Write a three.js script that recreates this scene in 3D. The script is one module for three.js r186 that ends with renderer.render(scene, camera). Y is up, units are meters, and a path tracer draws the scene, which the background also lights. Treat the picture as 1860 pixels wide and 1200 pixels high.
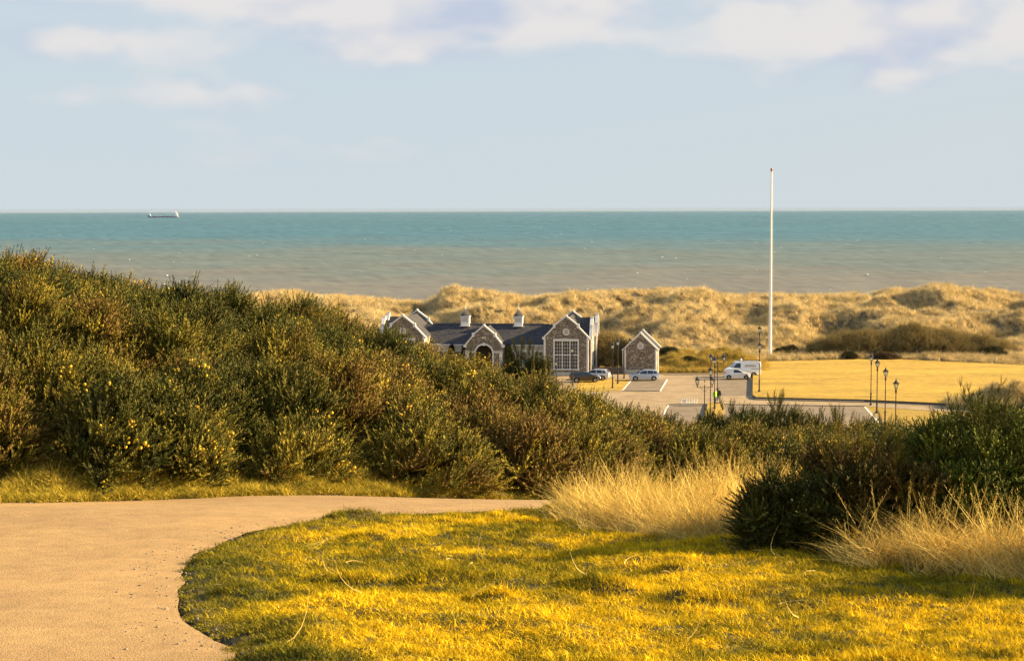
import * as THREE from 'three';
import { mergeGeometries } from 'three/addons/utils/BufferGeometryUtils.js';
import { MarchingCubes } from 'three/addons/objects/MarchingCubes.js';

// ------------------------------------------------------------------ camera, sky, sun, exposure
const scene = new THREE.Scene();
const camera = new THREE.PerspectiveCamera(22.62, 1024 / 660, 0.5, 120000);
camera.position.set(0, 23.5, 0);
camera.rotation.order = 'YXZ';
camera.rotation.set(-Math.atan(218 / 3000), 0, -0.0024);
const renderer = new THREE.WebGLRenderer();
renderer.toneMapping = THREE.LinearToneMapping;
const EXPOSURE = 3.3;
renderer.toneMappingExposure = EXPOSURE;
renderer.shadowMap.enabled = true;

const SUN_UP = 20 * Math.PI / 180, SUN_BEYOND = 8 * Math.PI / 180;
const sunDir = new THREE.Vector3(Math.cos(SUN_UP) * Math.cos(SUN_BEYOND), Math.sin(SUN_UP), -Math.cos(SUN_UP) * Math.sin(SUN_BEYOND));
const sun = new THREE.DirectionalLight(new THREE.Color(1, 0.77, 0.43), 5);
sun.position.copy(sunDir).multiplyScalar(300).add(new THREE.Vector3(0, 0, -130));
sun.target.position.set(0, 0, -130);
sun.castShadow = true;
sun.shadow.mapSize.set(4096, 4096);
Object.assign(sun.shadow.camera, { left: -220, right: 220, top: 160, bottom: -160, near: 1, far: 700 });
scene.add(sun, sun.target);

// seeded random numbers and value noise
function rng(seed) { let s = seed | 0; return () => { s = (s + 0x6d2b79f5) | 0; let t = Math.imul(s ^ (s >>> 15), 1 | s); t = (t + Math.imul(t ^ (t >>> 7), 61 | t)) ^ t; return ((t ^ (t >>> 14)) >>> 0) / 4294967296; }; }
const hash3 = (x, y, z) => { let h = Math.imul(x, 374761393) + Math.imul(y, 668265263) + Math.imul(z, 2147483647 ^ 0x5bd1e995) | 0; h = Math.imul(h ^ (h >>> 13), 1274126177); return ((h ^ (h >>> 16)) >>> 0) / 4294967296; };
const sm = (t) => t * t * (3 - 2 * t);
function noise2(x, y, k = 0) {
  const xi = Math.floor(x), yi = Math.floor(y), a = sm(x - xi), b = sm(y - yi);
  const p = hash3(xi, yi, k), q = hash3(xi + 1, yi, k), r = hash3(xi, yi + 1, k), s = hash3(xi + 1, yi + 1, k);
  return (p + (q - p) * a) * (1 - b) + (r + (s - r) * a) * b;
}
function noise3(x, y, z) {
  const zi = Math.floor(z), c = sm(z - zi);
  const a = noise2(x, y, zi * 7919), b = noise2(x, y, (zi + 1) * 7919);
  return a + (b - a) * c;
}
function fbm(x, y, n = 4, k = 0) { let s = 0, a = 0.5, t = 0; for (let i = 0; i < n; i++) { s += a * noise2(x, y, k + i * 31); t += a; a *= 0.5; x = x * 2.03 + 5.2; y = y * 2.03 + 1.7; } return s / t; }
function fbm3(x, y, z, n = 5) { let s = 0, a = 0.5, t = 0; for (let i = 0; i < n; i++) { s += a * noise3(x, y, z); t += a; a *= 0.52; x = x * 2.07 + 5.2; y = y * 2.07 + 1.7; z = z * 2.07 + 3.1; } return s / t; }
const clamp = (v, a = 0, b = 1) => Math.min(b, Math.max(a, v));
const step = (a, b, v) => sm(clamp((v - a) / (b - a)));
const mix = (a, b, t) => a + (b - a) * t;
const mix3 = (a, b, t) => [mix(a[0], b[0], t), mix(a[1], b[1], t), mix(a[2], b[2], t)];
const lin = (c) => (c <= 0.04045 ? c / 12.92 : Math.pow((c + 0.055) / 1.055, 2.4));
const srgb = (r, g, b) => [lin(r / 255), lin(g / 255), lin(b / 255)];

// the sky: pale winter blue, soft low cumulus, a little warmer towards the sun
{
  const W = 3072, H = 1536, data = new Float32Array(W * H * 4);
  const pale = srgb(204, 217, 224), high = srgb(193, 214, 231), zenith = srgb(104, 148, 205), warm = srgb(225, 220, 212), cWhite = srgb(240, 232, 228), cGrey = srgb(192, 201, 223);
  const low = srgb(150, 160, 160);
  for (let j = 0; j < H; j++) {
    const el = ((j + 0.5) / H - 0.5) * 180;
    for (let i = 0; i < W; i++) {
      const o = (j * W + i) * 4, th = ((i + 0.5) / W - 0.5) * 2 * Math.PI;
      let c;
      if (el < -1) c = low;
      else {
        const cx = Math.cos(th), cz = Math.sin(th);
        const toSun = Math.max(0, cx * 0.996 - cz * 0.087);
        c = mix3(pale, high, step(0, 9, el) * 0.55 + step(8, 30, el) * 0.45);
        c = mix3(c, zenith, step(15, 75, el));
        c = mix3(c, warm, Math.pow(toSun * 0.5 + 0.5, 3) * 0.55 * (1 - step(6, 50, el)));
        if (el > 1) {
          const k = 12, n = fbm3(cx * k, el * 0.55, cz * k, 5), m = fbm3(cx * 4 + 9, el * 0.12, cz * 4, 3);
          const az = Math.atan2(cx, -cz) * 180 / Math.PI;   // degrees to the right of the bay
          let cover = 0.03 * step(4, 9, el) - 0.16 * (1 - step(1.5, 6, el)) + (m - 0.5) * 0.3;
          for (const [a, e, ra, re, s] of CLOUDS()) cover += s * Math.exp(-(((az - a) / ra) ** 2) - (((el - e) / re) ** 2));
          const d = step(0.44, 0.86, n + cover);
          if (d > 0) {
            const n2 = fbm3(cx * k + cz * 0.35, (el + 0.55) * 0.55, cz * k, 4);
            const lit = clamp(0.5 + (n - n2) * 4.0 + (d - 0.45) * 0.8);
            c = mix3(c, mix3(cGrey, cWhite, lit), d * 0.72);
          }
        }
      }
      data[o] = c[0] / EXPOSURE; data[o + 1] = c[1] / EXPOSURE; data[o + 2] = c[2] / EXPOSURE; data[o + 3] = 1;
    }
  }
  const t = new THREE.DataTexture(data, W, H, THREE.RGBAFormat, THREE.FloatType);
  t.mapping = THREE.EquirectangularReflectionMapping; t.magFilter = t.minFilter = THREE.LinearFilter; t.needsUpdate = true;
  scene.background = t; scene.environment = t;
}
function CLOUDS() { return [[1.2, 6.7, 4.2, 1.0, 0.55], [-13, 7.4, 7, 0.7, 0.34], [-14.5, 5.6, 2.8, 0.7, 0.4], [-4.5, 5.5, 1.9, 0.6, 0.32], [14.0, 6.2, 4.6, 1.6, 0.6], [8.2, 6.2, 1.4, 0.8, 0.4], [13, 4.2, 2.6, 0.6, 0.26], [-10, 4.0, 3, 0.3, 0.12], [4, 4.2, 3, 0.35, 0.12]]; }

// ------------------------------------------------------------------ helpers
const mat = (r, g, b, o = {}) => { const m = new THREE.MeshPhysicalMaterial({ roughness: 0.85, ...o }); m.color.setRGB(r, g, b); return m; };
const taken = new Map();
function numbered(name) { const n = taken.get(name) ?? 0; taken.set(name, n + 1); return n ? `${name}_${String(n).padStart(3, '0')}` : name; }
function tag(o, label, category, group, kind) { o.userData.label = label; if (category) o.userData.category = category; if (group) o.userData.group = group; if (kind) o.userData.kind = kind; return o; }
function top(o, name) { o.name = numbered(name); scene.add(o); return o; }
function thing(name, label, category, x, y, z, turn = 0, group) { const g = top(new THREE.Group(), name); g.position.set(x, y, z); g.rotation.y = turn; return tag(g, label, category, group); }
function part(name, geo, m, parent) { const o = new THREE.Mesh(geo, m); o.name = name; parent.add(o); return o; }
function structure(name, geo, m, label) { const o = top(new THREE.Mesh(geo, m), name); o.userData.kind = 'structure'; if (label) o.userData.label = label; return o; }
const box = (w, h, d, x = 0, y = 0, z = 0) => new THREE.BoxGeometry(w, h, d).translate(x, y, z);
const cyl = (r0, r1, h, x = 0, y = 0, z = 0, n = 14) => new THREE.CylinderGeometry(r1, r0, h, n).translate(x, y + h / 2, z);   // base at y
const join = (list) => mergeGeometries(list.map((g) => { const n = g.index ? g.toNonIndexed() : g; for (const k of Object.keys(n.attributes)) if (!['position', 'normal', 'uv'].includes(k)) n.deleteAttribute(k); return n; }));
function bar(a, b, w, h) {                                       // a square bar from a to b
  const A = new THREE.Vector3(...a), B = new THREE.Vector3(...b), L = A.distanceTo(B);
  const g = new THREE.BoxGeometry(w, h, L), q = new THREE.Matrix4().lookAt(A, B, Math.abs(B.y - A.y) > 0.99 * L ? new THREE.Vector3(1, 0, 0) : new THREE.Vector3(0, 1, 0));
  return g.applyMatrix4(q).translate((A.x + B.x) / 2, (A.y + B.y) / 2, (A.z + B.z) / 2);
}
function rod(a, b, r, r2 = r, n = 8) {
  const A = new THREE.Vector3(...a), B = new THREE.Vector3(...b), d = B.clone().sub(A), L = d.length();
  const g = new THREE.CylinderGeometry(r2, r, L, n), q = new THREE.Quaternion().setFromUnitVectors(new THREE.Vector3(0, 1, 0), d.normalize());
  return g.applyQuaternion(q).translate((A.x + B.x) / 2, (A.y + B.y) / 2, (A.z + B.z) / 2);
}
function extrude(points, depth, holes = [], bevel = 0) {         // points [x, y], extruded from z = 0 to z = -depth
  const s = new THREE.Shape(points.map((p) => new THREE.Vector2(...p)));
  for (const h of holes) s.holes.push(h instanceof THREE.Path ? h : new THREE.Path(h.map((p) => new THREE.Vector2(...p))));
  return new THREE.ExtrudeGeometry(s, { depth, bevelEnabled: bevel > 0, bevelSize: bevel, bevelThickness: bevel, bevelSegments: 2, curveSegments: 20 }).translate(0, 0, -depth);
}
const disc = (x, y, r) => { const p = new THREE.Path(); p.absarc(x, y, r, 0, Math.PI * 2, true); return p; };
function texture(size, f, srgbMap = true) {                      // f(u, v) -> [r, g, b] 0..255, periodic noise is up to f
  const d = new Uint8Array(size * size * 4);
  for (let j = 0; j < size; j++) for (let i = 0; i < size; i++) { const c = f(i / size, j / size, i, j), o = (j * size + i) * 4; d[o] = c[0]; d[o + 1] = c[1]; d[o + 2] = c[2]; d[o + 3] = 255; }
  const t = new THREE.DataTexture(d, size, size); t.wrapS = t.wrapT = THREE.RepeatWrapping; t.magFilter = THREE.LinearFilter; t.minFilter = THREE.LinearMipmapLinearFilter; t.generateMipmaps = true;
  if (srgbMap) t.colorSpace = THREE.SRGBColorSpace; t.needsUpdate = true; return t;
}
function tile2(u, v, f, n = 4, k = 0) { // periodic fbm with f cells across
  let s = 0, a = 0.5, t = 0;
  for (let i = 0; i < n; i++) {
    const X = u * f, Y = v * f, xi = Math.floor(X), yi = Math.floor(Y), p = sm(X - xi), q = sm(Y - yi), w = (x, y) => hash3(((x % f) + f) % f, ((y % f) + f) % f, k + i * 17);
    s += a * mix(mix(w(xi, yi), w(xi + 1, yi), p), mix(w(xi, yi + 1), w(xi + 1, yi + 1), p), q); t += a; a *= 0.55; f *= 2;
  }
  return s / t;
}
function withUv(tex, sx, sy) { const t = tex.clone(); t.repeat.set(sx, sy); t.needsUpdate = true; return t; }

// ------------------------------------------------------------------ the lie of the land, in metres; d is the distance out from the viewpoint towards the sea
const GX = [-60, -20, -9, -4, 0, 5, 10, 20, 60];
const GD = [-30, 0, 10, 16, 20, 22, 24, 27, 33, 40, 47, 60, 80, 110, 145, 172, 184, 192];
const GY = [
  [24.4, 24.4, 24.4, 24.4, 24.4, 24.4, 24.4, 24.4, 24.4],
  [21.85, 21.85, 21.85, 21.85, 21.85, 21.85, 21.85, 21.85, 21.85],
  [21.0, 21.0, 21.0, 21.0, 21.0, 21.0, 21.0, 21.0, 21.0],
  [20.5, 20.5, 20.5, 20.5, 20.48, 20.48, 20.48, 20.48, 20.48],
  [20.35, 20.3, 20.18, 20.06, 19.92, 19.85, 19.85, 19.85, 19.85],
  [20.8, 20.7, 20.5, 20.05, 19.6, 19.5, 19.5, 19.5, 19.5],
  [21.4, 21.3, 20.95, 20.3, 19.4, 19.2, 19.2, 19.2, 19.2],
  [23.1, 22.8, 20.95, 20.2, 19.1, 18.75, 18.8, 18.9, 18.9],
  [23.3, 22.9, 20.55, 19.75, 18.55, 17.9, 17.9, 18.0, 18.0],
  [22.4, 22.0, 19.9, 19.1, 18.0, 16.9, 16.7, 16.7, 16.7],
  [20.5, 20.0, 19.0, 18.0, 17.0, 16.0, 15.4, 15.4, 15.4],
  [17.0, 17.0, 16.5, 15.5, 14.6, 13.8, 13.2, 13.2, 13.2],
  [14.0, 14.0, 13.5, 12.5, 11.9, 11.2, 10.8, 10.8, 10.8],
  [9.5, 9.5, 9.0, 8.6, 8.2, 7.6, 7.3, 7.3, 7.3],
  [4.0, 4.0, 4.0, 3.8, 3.5, 3.1, 2.9, 2.9, 2.9],
  [0.3, 0.3, 0.3, 0.3, 0.3, 0.1, 0, 0, 0],
  [0, 0, 0, 0, 0, 0, 0, 0, 0], [0, 0, 0, 0, 0, 0, 0, 0, 0]];
function hermite(X, Y, x) {
  const n = X.length;
  if (x <= X[0]) return Y[0]; if (x >= X[n - 1]) return Y[n - 1];
  let i = 0; while (x > X[i + 1]) i++;
  const h = X[i + 1] - X[i], t = (x - X[i]) / h;
  const s = (k) => (k <= 0 || k >= n - 1 ? 0 : (() => { const a = (Y[k] - Y[k - 1]) / (X[k] - X[k - 1]), b = (Y[k + 1] - Y[k]) / (X[k + 1] - X[k]); return a * b <= 0 ? 0 : 2 * a * b / (a + b); })());
  const t2 = t * t, t3 = t2 * t;
  return (2 * t3 - 3 * t2 + 1) * Y[i] + (t3 - 2 * t2 + t) * h * s(i) + (-2 * t3 + 3 * t2) * Y[i + 1] + (t3 - t2) * h * s(i + 1);
}
const land = (x, d) => hermite(GD, GY.map((row) => hermite(GX, row, x)), d);
// the road's edges as x -> d and d -> x lists
const INNER = [[-1.0, -12], [-1.0, 2], [-1.2, 5], [-1.54, 8.8], [-2.0, 10], [-2.28, 11.2], [-2.48, 12.4], [-2.47, 13.8], [-2.2, 15], [-1.6, 16], [-0.7, 16.8], [0.3, 17.4], [2, 18.6], [5, 21], [9, 24.5], [14, 29], [20, 36]];
const OUTER = [[-7.5, -12], [-7.5, 2], [-8.2, 7], [-9.0, 11], [-9.3, 14], [-8.9, 16.3], [-7.6, 17.6], [-5.7, 18.5], [-3.6, 19.6], [-1.5, 20.8], [0.4, 22], [3, 23.8], [6, 26], [10, 29.2], [15, 33.5], [19, 38], [23, 43]];
const curveOf = (list) => new THREE.CatmullRomCurve3(list.map(([x, d]) => new THREE.Vector3(x, 0, d)), false, 'centripetal');
const innerC = curveOf(INNER), outerC = curveOf(OUTER), ROAD_N = 420;
const innerP = innerC.getSpacedPoints(ROAD_N), outerP = [];
{ // match the outer edge to the inner one by share of control points so that cross sections stay square to the road
  for (let i = 0; i <= ROAD_N; i++) outerP.push(null);
  const iu = innerC.getPoints(2000), lens = innerC.getLengths(2000), total = lens[lens.length - 1];
  for (let i = 0; i <= ROAD_N; i++) { let k = 0; const want = total * i / ROAD_N; while (k < 2000 && lens[k] < want) k++; outerP[i] = outerC.getPoint(k / 2000); }
}
const roadPoly = [...innerP, ...outerP.slice().reverse()].map((p) => [p.x, p.z]);
function inPoly(poly, x, y) { let c = false; for (let i = 0, j = poly.length - 1; i < poly.length; j = i++) { const [a, b] = poly[i], [e, f] = poly[j]; if ((b > y) !== (f > y) && x < (e - a) * (y - b) / (f - b) + a) c = !c; } return c; }
function edgeDist(points, x, d) { let m = 1e9; for (const p of points) { const q = (p.x - x) ** 2 + (p.z - d) ** 2; if (q < m) m = q; } return Math.sqrt(m); }
const innerS = innerP.filter((_, i) => i % 3 === 0), outerS = outerP.filter((_, i) => i % 3 === 0);
function roadSide(x, d) {                                        // > 0 metres outside the road, < 0 inside it
  if (d > 46 || x < -30 || x > 30 || d < -14) return 9;
  const e = Math.min(edgeDist(innerS, x, d), edgeDist(outerS, x, d));
  return inPoly(roadPoly, x, d) ? -e : e;
}
const outerD = (x) => { let best = 99; for (const p of outerP) if (Math.abs(p.x - x) < 0.12 && p.z < best && p.z > 15) best = p.z; return best; };
const outerTable = []; for (let x = -30; x <= 30; x += 0.2) outerTable.push(x < -9 ? 16.5 + (-9 - x) * 0.05 : x > 22 ? 41 + (x - 22) : outerD(x) < 90 ? outerD(x) : outerD(x + 0.1));
const roadFar = (x) => { const i = clamp((x + 30) / 0.2, 0, outerTable.length - 1.001), k = Math.floor(i); return mix(outerTable[k], outerTable[k + 1], i - k); };

// lumps of the turf close to the viewpoint
function turf(x, d, rs) {
  if (d > 60) return 0;
  const lump = (fbm(x * 0.9 + 3, d * 0.9, 2, 5) - 0.5) * 0.16 + (fbm(x * 3.4, d * 3.4 + 9, 2, 9) - 0.5) * 0.07 + Math.max(0, fbm(x * 1.6 + 40, d * 2.2, 2, 77) - 0.66) * 0.35;
  return (lump + 0.035) * step(0.05, 0.5, rs) - 0.05 * step(0.15, -0.05, rs);
}
const groundAt = (x, d) => land(x, d) + turf(x, d, roadSide(x, d));

// ------------------------------------------------------------------ ground sheet
const grain = texture(512, (u, v) => { const n = tile2(u, v, 32, 4, 3), m = tile2(u, v, 6, 3, 8), c = 255 * clamp(0.82 + (n - 0.5) * 0.7 + (m - 0.5) * 0.35); return [c, c, c]; });
const fineBump = texture(512, (u, v) => { const c = 255 * tile2(u, v, 64, 3, 21); return [c, c, c]; }, false);
function sheet(xs, ds, hf, cf, uvScale = 1) {
  const nx = xs.length, nd = ds.length, P = new Float32Array(nx * nd * 3), C = new Float32Array(nx * nd * 3), U = new Float32Array(nx * nd * 2), I = new Uint32Array((nx - 1) * (nd - 1) * 6);
  let k = 0;
  for (let j = 0; j < nd; j++) for (let i = 0; i < nx; i++) {
    const o = j * nx + i, x = xs[i], d = ds[j], y = hf(x, d), c = cf(x, d, y);
    P.set([x, y, -d], o * 3); C.set(c, o * 3); U.set([x * uvScale, d * uvScale], o * 2);
    if (i < nx - 1 && j < nd - 1) { I[k++] = o; I[k++] = o + 1; I[k++] = o + nx; I[k++] = o + 1; I[k++] = o + nx + 1; I[k++] = o + nx; }
  }
  const g = new THREE.BufferGeometry();
  g.setAttribute('position', new THREE.BufferAttribute(P, 3)); g.setAttribute('color', new THREE.BufferAttribute(C, 3)); g.setAttribute('uv', new THREE.BufferAttribute(U, 2)); g.setIndex(new THREE.BufferAttribute(I, 1));
  g.computeVertexNormals(); return g;
}
function spaced(list) { const out = []; for (const [a, b, s] of list) for (let v = a; v < b - 1e-6; v += s) out.push(v); out.push(list[list.length - 1][1]); return out; }
const SOIL = [0.075, 0.055, 0.03], TURF_GOLD = [0.2, 0.135, 0.02], TURF_GREEN = [0.085, 0.08, 0.014], LAWN = [0.62, 0.38, 0.036], LAWN2 = [0.47, 0.3, 0.024], STRAW = [0.66, 0.5, 0.22];
function turfTone(x, d) { return step(0.36, 0.58, fbm(x * 0.7 + 11, d * 0.9, 4, 61)); }
function lawnColour(x, d) { const n = fbm(x * 0.05, d * 0.12, 4, 33), m = fbm(x * 0.4, d * 1.1, 3, 44); return mix3(LAWN2, LAWN, clamp(n * 1.6 - 0.35 + (m - 0.5) * 0.7)); }
{
  const xs = spaced([[-420, -60, 30], [-60, -14, 1.5], [-14, -4, 0.25], [-4, 5.5, 0.07], [5.5, 16, 0.25], [16, 60, 1.5], [60, 420, 30]]);
  const ds = spaced([[-60, 4, 2], [4, 8, 0.2], [8, 19, 0.07], [19, 26, 0.2], [26, 60, 0.5], [60, 270, 3]]);
  const g = sheet(xs, ds, (x, d) => groundAt(x, d) - 9 * step(262, 270, d) * 0, (x, d) => {
    if (d > 165) return lawnColour(x, d);
    const rs = d < 46 ? roadSide(x, d) : 9;
    let c = mix3(TURF_GREEN, TURF_GOLD, turfTone(x, d));
    if (rs < 0.45) c = mix3(c, SOIL, 1 - step(0.05, 0.45, rs + (noise2(x * 5, d * 5) - 0.5) * 0.3));
    return mix3(c, lawnColour(x, d), step(140, 165, d));
  });
  structure('ground', g, mat(1, 1, 1, { vertexColors: true, roughness: 0.95, map: withUv(grain, 1.2, 1.2), bumpMap: withUv(fineBump, 2, 2), bumpScale: 0.02 }), 'grassy hillside and flat golden turf below');
}
// the road: a tarred sheet with a sandy dressing
const gravel = texture(1024, (u, v) => {
  const a = tile2(u, v, 128, 3, 71), b = tile2(u, v, 9, 4, 72), s = hash3(Math.floor(u * 512), Math.floor(v * 512), 5), chip = s > 0.975 ? 55 : s < 0.05 ? -52 : 0;
  const t = (a - 0.5) * 70 + (b - 0.5) * 40 + chip * 0.6; return [clamp(196 + t, 0, 255), clamp(174 + t * 0.95, 0, 255), clamp(140 + t * 0.85, 0, 255)];
});
const gravelBump = texture(512, (u, v) => { const c = 255 * clamp(0.5 + (tile2(u, v, 128, 2, 71) - 0.5) * 1.6); return [c, c, c]; }, false);
{
  const M = 40, P = [], U = [], I = [], K = [];
  for (let i = 0; i <= ROAD_N; i++) for (let j = 0; j <= M; j++) {
    const t = j / M, w = (noise2(i * 0.35, j) - 0.5) * (j === 0 || j === M ? 0.1 : 0), x = mix(innerP[i].x, outerP[i].x, t) + w, d = mix(innerP[i].z, outerP[i].z, t) + w;
    P.push(x, land(x, d) + 0.012 + 0.05 * (1 - (2 * t - 1) ** 2) * 0.8, -d); U.push(x, d); { const p = fbm(x * 0.5 + 2, d * 0.5, 4, 131), q = fbm(x * 2.2, d * 2.2, 3, 132), v = 0.86 + (p - 0.5) * 0.4 + (q - 0.5) * 0.16; K.push(v, v * 0.995, v * 0.985); }
    if (i < ROAD_N && j < M) { const o = i * (M + 1) + j; I.push(o, o + M + 1, o + 1, o + 1, o + M + 1, o + M + 2); }
  }
  const g = new THREE.BufferGeometry(); g.setAttribute('position', new THREE.Float32BufferAttribute(P, 3)); g.setAttribute('uv', new THREE.Float32BufferAttribute(U, 2)); g.setAttribute('color', new THREE.Float32BufferAttribute(K, 3)); g.setIndex(I); g.computeVertexNormals();
  if (g.attributes.normal.getY(500) < 0) { for (let i = 0; i < I.length; i += 3) { const a = I[i]; I[i] = I[i + 1]; I[i + 1] = a; } g.setIndex(I); g.computeVertexNormals(); }
  structure('road', g, mat(0.75, 0.59, 0.345, { vertexColors: true, map: withUv(gravel, 0.8, 0.8), bumpMap: withUv(gravelBump, 1.3, 1.3), bumpScale: 0.003, roughness: 0.9 }), 'narrow sandy tarmac road bending right in the foreground');
}
{ // loose chippings along the road's edges
  const R = rng(191), im = new THREE.InstancedMesh(new THREE.IcosahedronGeometry(1, 0).scale(1, 0.6, 0.8), mat(0.2, 0.16, 0.11), 2600), m = new THREE.Matrix4(), col = new THREE.Color();
  for (let i = 0; i < 2600; i++) {
    const k = Math.floor(R() * ROAD_N * 0.86), side = R() < 0.6, t = side ? Math.pow(R(), 2.2) * 0.1 - 0.012 : 1 - Math.pow(R(), 2.2) * 0.06, x = mix(innerP[k].x, outerP[k].x, t), d = mix(innerP[k].z, outerP[k].z, t), z = 0.005 + 0.014 * R() * R();
    m.compose(new THREE.Vector3(x, land(x, d) + 0.012 + 0.16 * t * (1 - t) + 0.002, -d), new THREE.Quaternion().setFromAxisAngle(new THREE.Vector3(0, 1, 0), R() * 6.28), new THREE.Vector3(z, z, z)); im.setMatrixAt(i, m); const f = 0.6 + R() * 0.9; im.setColorAt(i, col.setRGB(f, f, f));
  }
  top(im, 'road_chippings'); tag(im, 'loose stone chippings strewn along the edges of the road', 'chippings', null, 'stuff');
}
// flat sheets on the valley floor, outlines in [x, d]
function flat(points, y, uv = 1) { const g = new THREE.ShapeGeometry(new THREE.Shape(points.map((p) => new THREE.Vector2(p[0], p[1])))); g.rotateX(-Math.PI / 2); g.translate(0, y, 0); return g; }
function slab(points, y0, y1) { const g = new THREE.ExtrudeGeometry(new THREE.Shape(points.map((p) => new THREE.Vector2(...p))), { depth: y1 - y0, bevelEnabled: false }); g.rotateX(-Math.PI / 2); g.translate(0, y0, 0); return g; }
const tarmacTex = texture(512, (u, v) => { const t = (tile2(u, v, 64, 3, 81) - 0.5) * 60 + (tile2(u, v, 5, 4, 82) - 0.5) * 60; return [clamp(205 + t, 0, 255), clamp(190 + t, 0, 255), clamp(165 + t, 0, 255)]; });
const laneMat = mat(0.52, 0.43, 0.3, { map: withUv(tarmacTex, 0.12, 0.12) }), bayMat = mat(0.33, 0.29, 0.24, { map: withUv(tarmacTex, 0.2, 0.2) }), lineMat = mat(0.8, 0.76, 0.62), kerbMat = mat(0.4, 0.34, 0.25, { map: withUv(grain, 1, 1) });
const lot = structure('car_park', flat([[-26, 168], [24, 165], [41.5, 182], [42.3, 196.4], [52, 190], [62, 185.2], [62, 190], [54, 195.2], [43, 200.2], [30, 203.2], [30.6, 206], [34.4, 236], [12, 236.4], [-26, 233]], 0.03), laneMat, 'sandy tarmac car park in front of the clubhouse');
part('parking_bay', flat([[16.7, 228.2], [14.5, 214.4], [19.2, 213.4], [21.5, 228.4]], 0.036), bayMat, lot);
part('parking_bay', flat([[18.9, 198], [16.2, 181], [20.6, 181], [23.5, 198.3]], 0.036), bayMat, lot);
part('parking_bay', flat([[25.8, 198.2], [23.6, 181], [40.4, 181], [42.0, 195.6]], 0.036), bayMat, lot);
part('parking_bay', flat([[26.2, 208], [28.4, 227.6], [33.2, 227.6], [30.2, 208]], 0.036), bayMat, lot);
const strip = (a, b, w) => { const dx = b[0] - a[0], dz = b[1] - a[1], L = Math.hypot(dx, dz), nx = -dz / L * w / 2, nz = dx / L * w / 2; return [[a[0] + nx, a[1] + nz], [b[0] + nx, b[1] + nz], [b[0] - nx, b[1] - nz], [a[0] - nx, a[1] - nz]]; };
for (const [a, b] of [[[16.6, 228], [14.4, 214.2]], [[21.6, 228.5], [19.25, 213.4]], [[18.85, 198], [16.1, 180.5]], [[42.1, 195.8], [40.5, 181]]]) part('painted_line', flat(strip(a, b, 0.2), 0.044), lineMat, lot);
const kerbAt = (a, b, h = 0.13) => part('kerb', slab(strip(a, b, 0.22), 0, h), kerbMat, lot);
kerbAt([14.4, 214], [19.2, 213.1]); kerbAt([18.8, 198.3], [23.6, 198.6]); kerbAt([12.5, 236.2], [34.6, 235.8]); kerbAt([25.6, 198.5], [42.2, 196.1]); kerbAt([30.1, 203.5], [43, 200.5], 0.16); kerbAt([43, 200.5], [54, 195.4], 0.1);
kerbAt([21.6, 234.2], [34.2, 234.0], 0.1);
// raised turf with stone edges
function lawnSlab(name, pts, y1, label) {
  const o = structure(name, slab(pts, 0.0, y1 - 0.03), mat(0.16, 0.13, 0.1, { map: withUv(grain, 0.8, 0.8) }), label);
  return o;
}
const lawnSheet = (pts, y) => flat(pts, y);
const mownTex = texture(1024, (u, v) => { const n = tile2(u, v, 8, 5, 91), m = tile2(u, v * 1, 90, 3, 92), k = tile2(u, v, 3, 3, 95); const c = mix3(LAWN2, LAWN, clamp(n * 2.6 - 0.8)), f = 0.82 + (m - 0.5) * 0.7 + (k - 0.5) * 0.5; return c.map((q) => 255 * clamp(Math.pow(clamp(q * f), 1 / 2.2))); });
const mownMat = mat(1, 1, 1, { map: withUv(mownTex, 1 / 70, 1 / 22), roughness: 0.95, bumpMap: withUv(fineBump, 1, 1), bumpScale: 0.05 });
const lawnPts = [[34.95, 238.4], [30.25, 206.4], [30.3, 203.8], [43.2, 200.8], [54.3, 195.7], [63, 190.8], [150, 160], [150, 252], [76, 245], [59, 257], [38, 252], [36, 246]];
lawnSlab('lawn_edge', lawnPts, 0.36, 'low dark retaining edge round the golden lawn');
structure('lawn', lawnSheet(lawnPts, 0.345), mownMat, 'wide golden lawn behind the lamp posts');
const islandPts = [[23.75, 198.6], [25.45, 198.4], [23.3, 181], [22, 170], [19.2, 170], [20.8, 180]];
lawnSlab('turf_island_edge', islandPts, 0.3, 'dark stone edging of the turf island by the two people');
structure('turf_island', lawnSheet(islandPts, 0.285), mownMat, 'small golden turf island between the parking bays');
structure('turf_strip', lawnSheet([[12.2, 229], [16.5, 228.3], [14.3, 214.3], [11.2, 213.4], [8, 213.4], [9.5, 229]], 0.05), mownMat, 'golden turf strip left of the silver hatchback bay');

// ------------------------------------------------------------------ dunes and sea
const CREST = [[-75, 7.2], [-65, 7.2], [-55, 7.4], [-45, 8.25], [-36, 7.2], [-25, 6.5], [-18, 6.3], [-14, 7.2], [-7, 7.7], [7, 7.2], [16, 7.8], [27, 8.5], [37, 8.5], [44, 7.5], [54, 7.5], [61, 7.4], [69, 7.5], [76, 8.4], [80, 7.5], [87, 7.3], [96, 8.3], [103, 7.4], [130, 8]];
const crestX = CREST.map((c) => c[0]), crestY = CREST.map((c) => c[1]);
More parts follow.
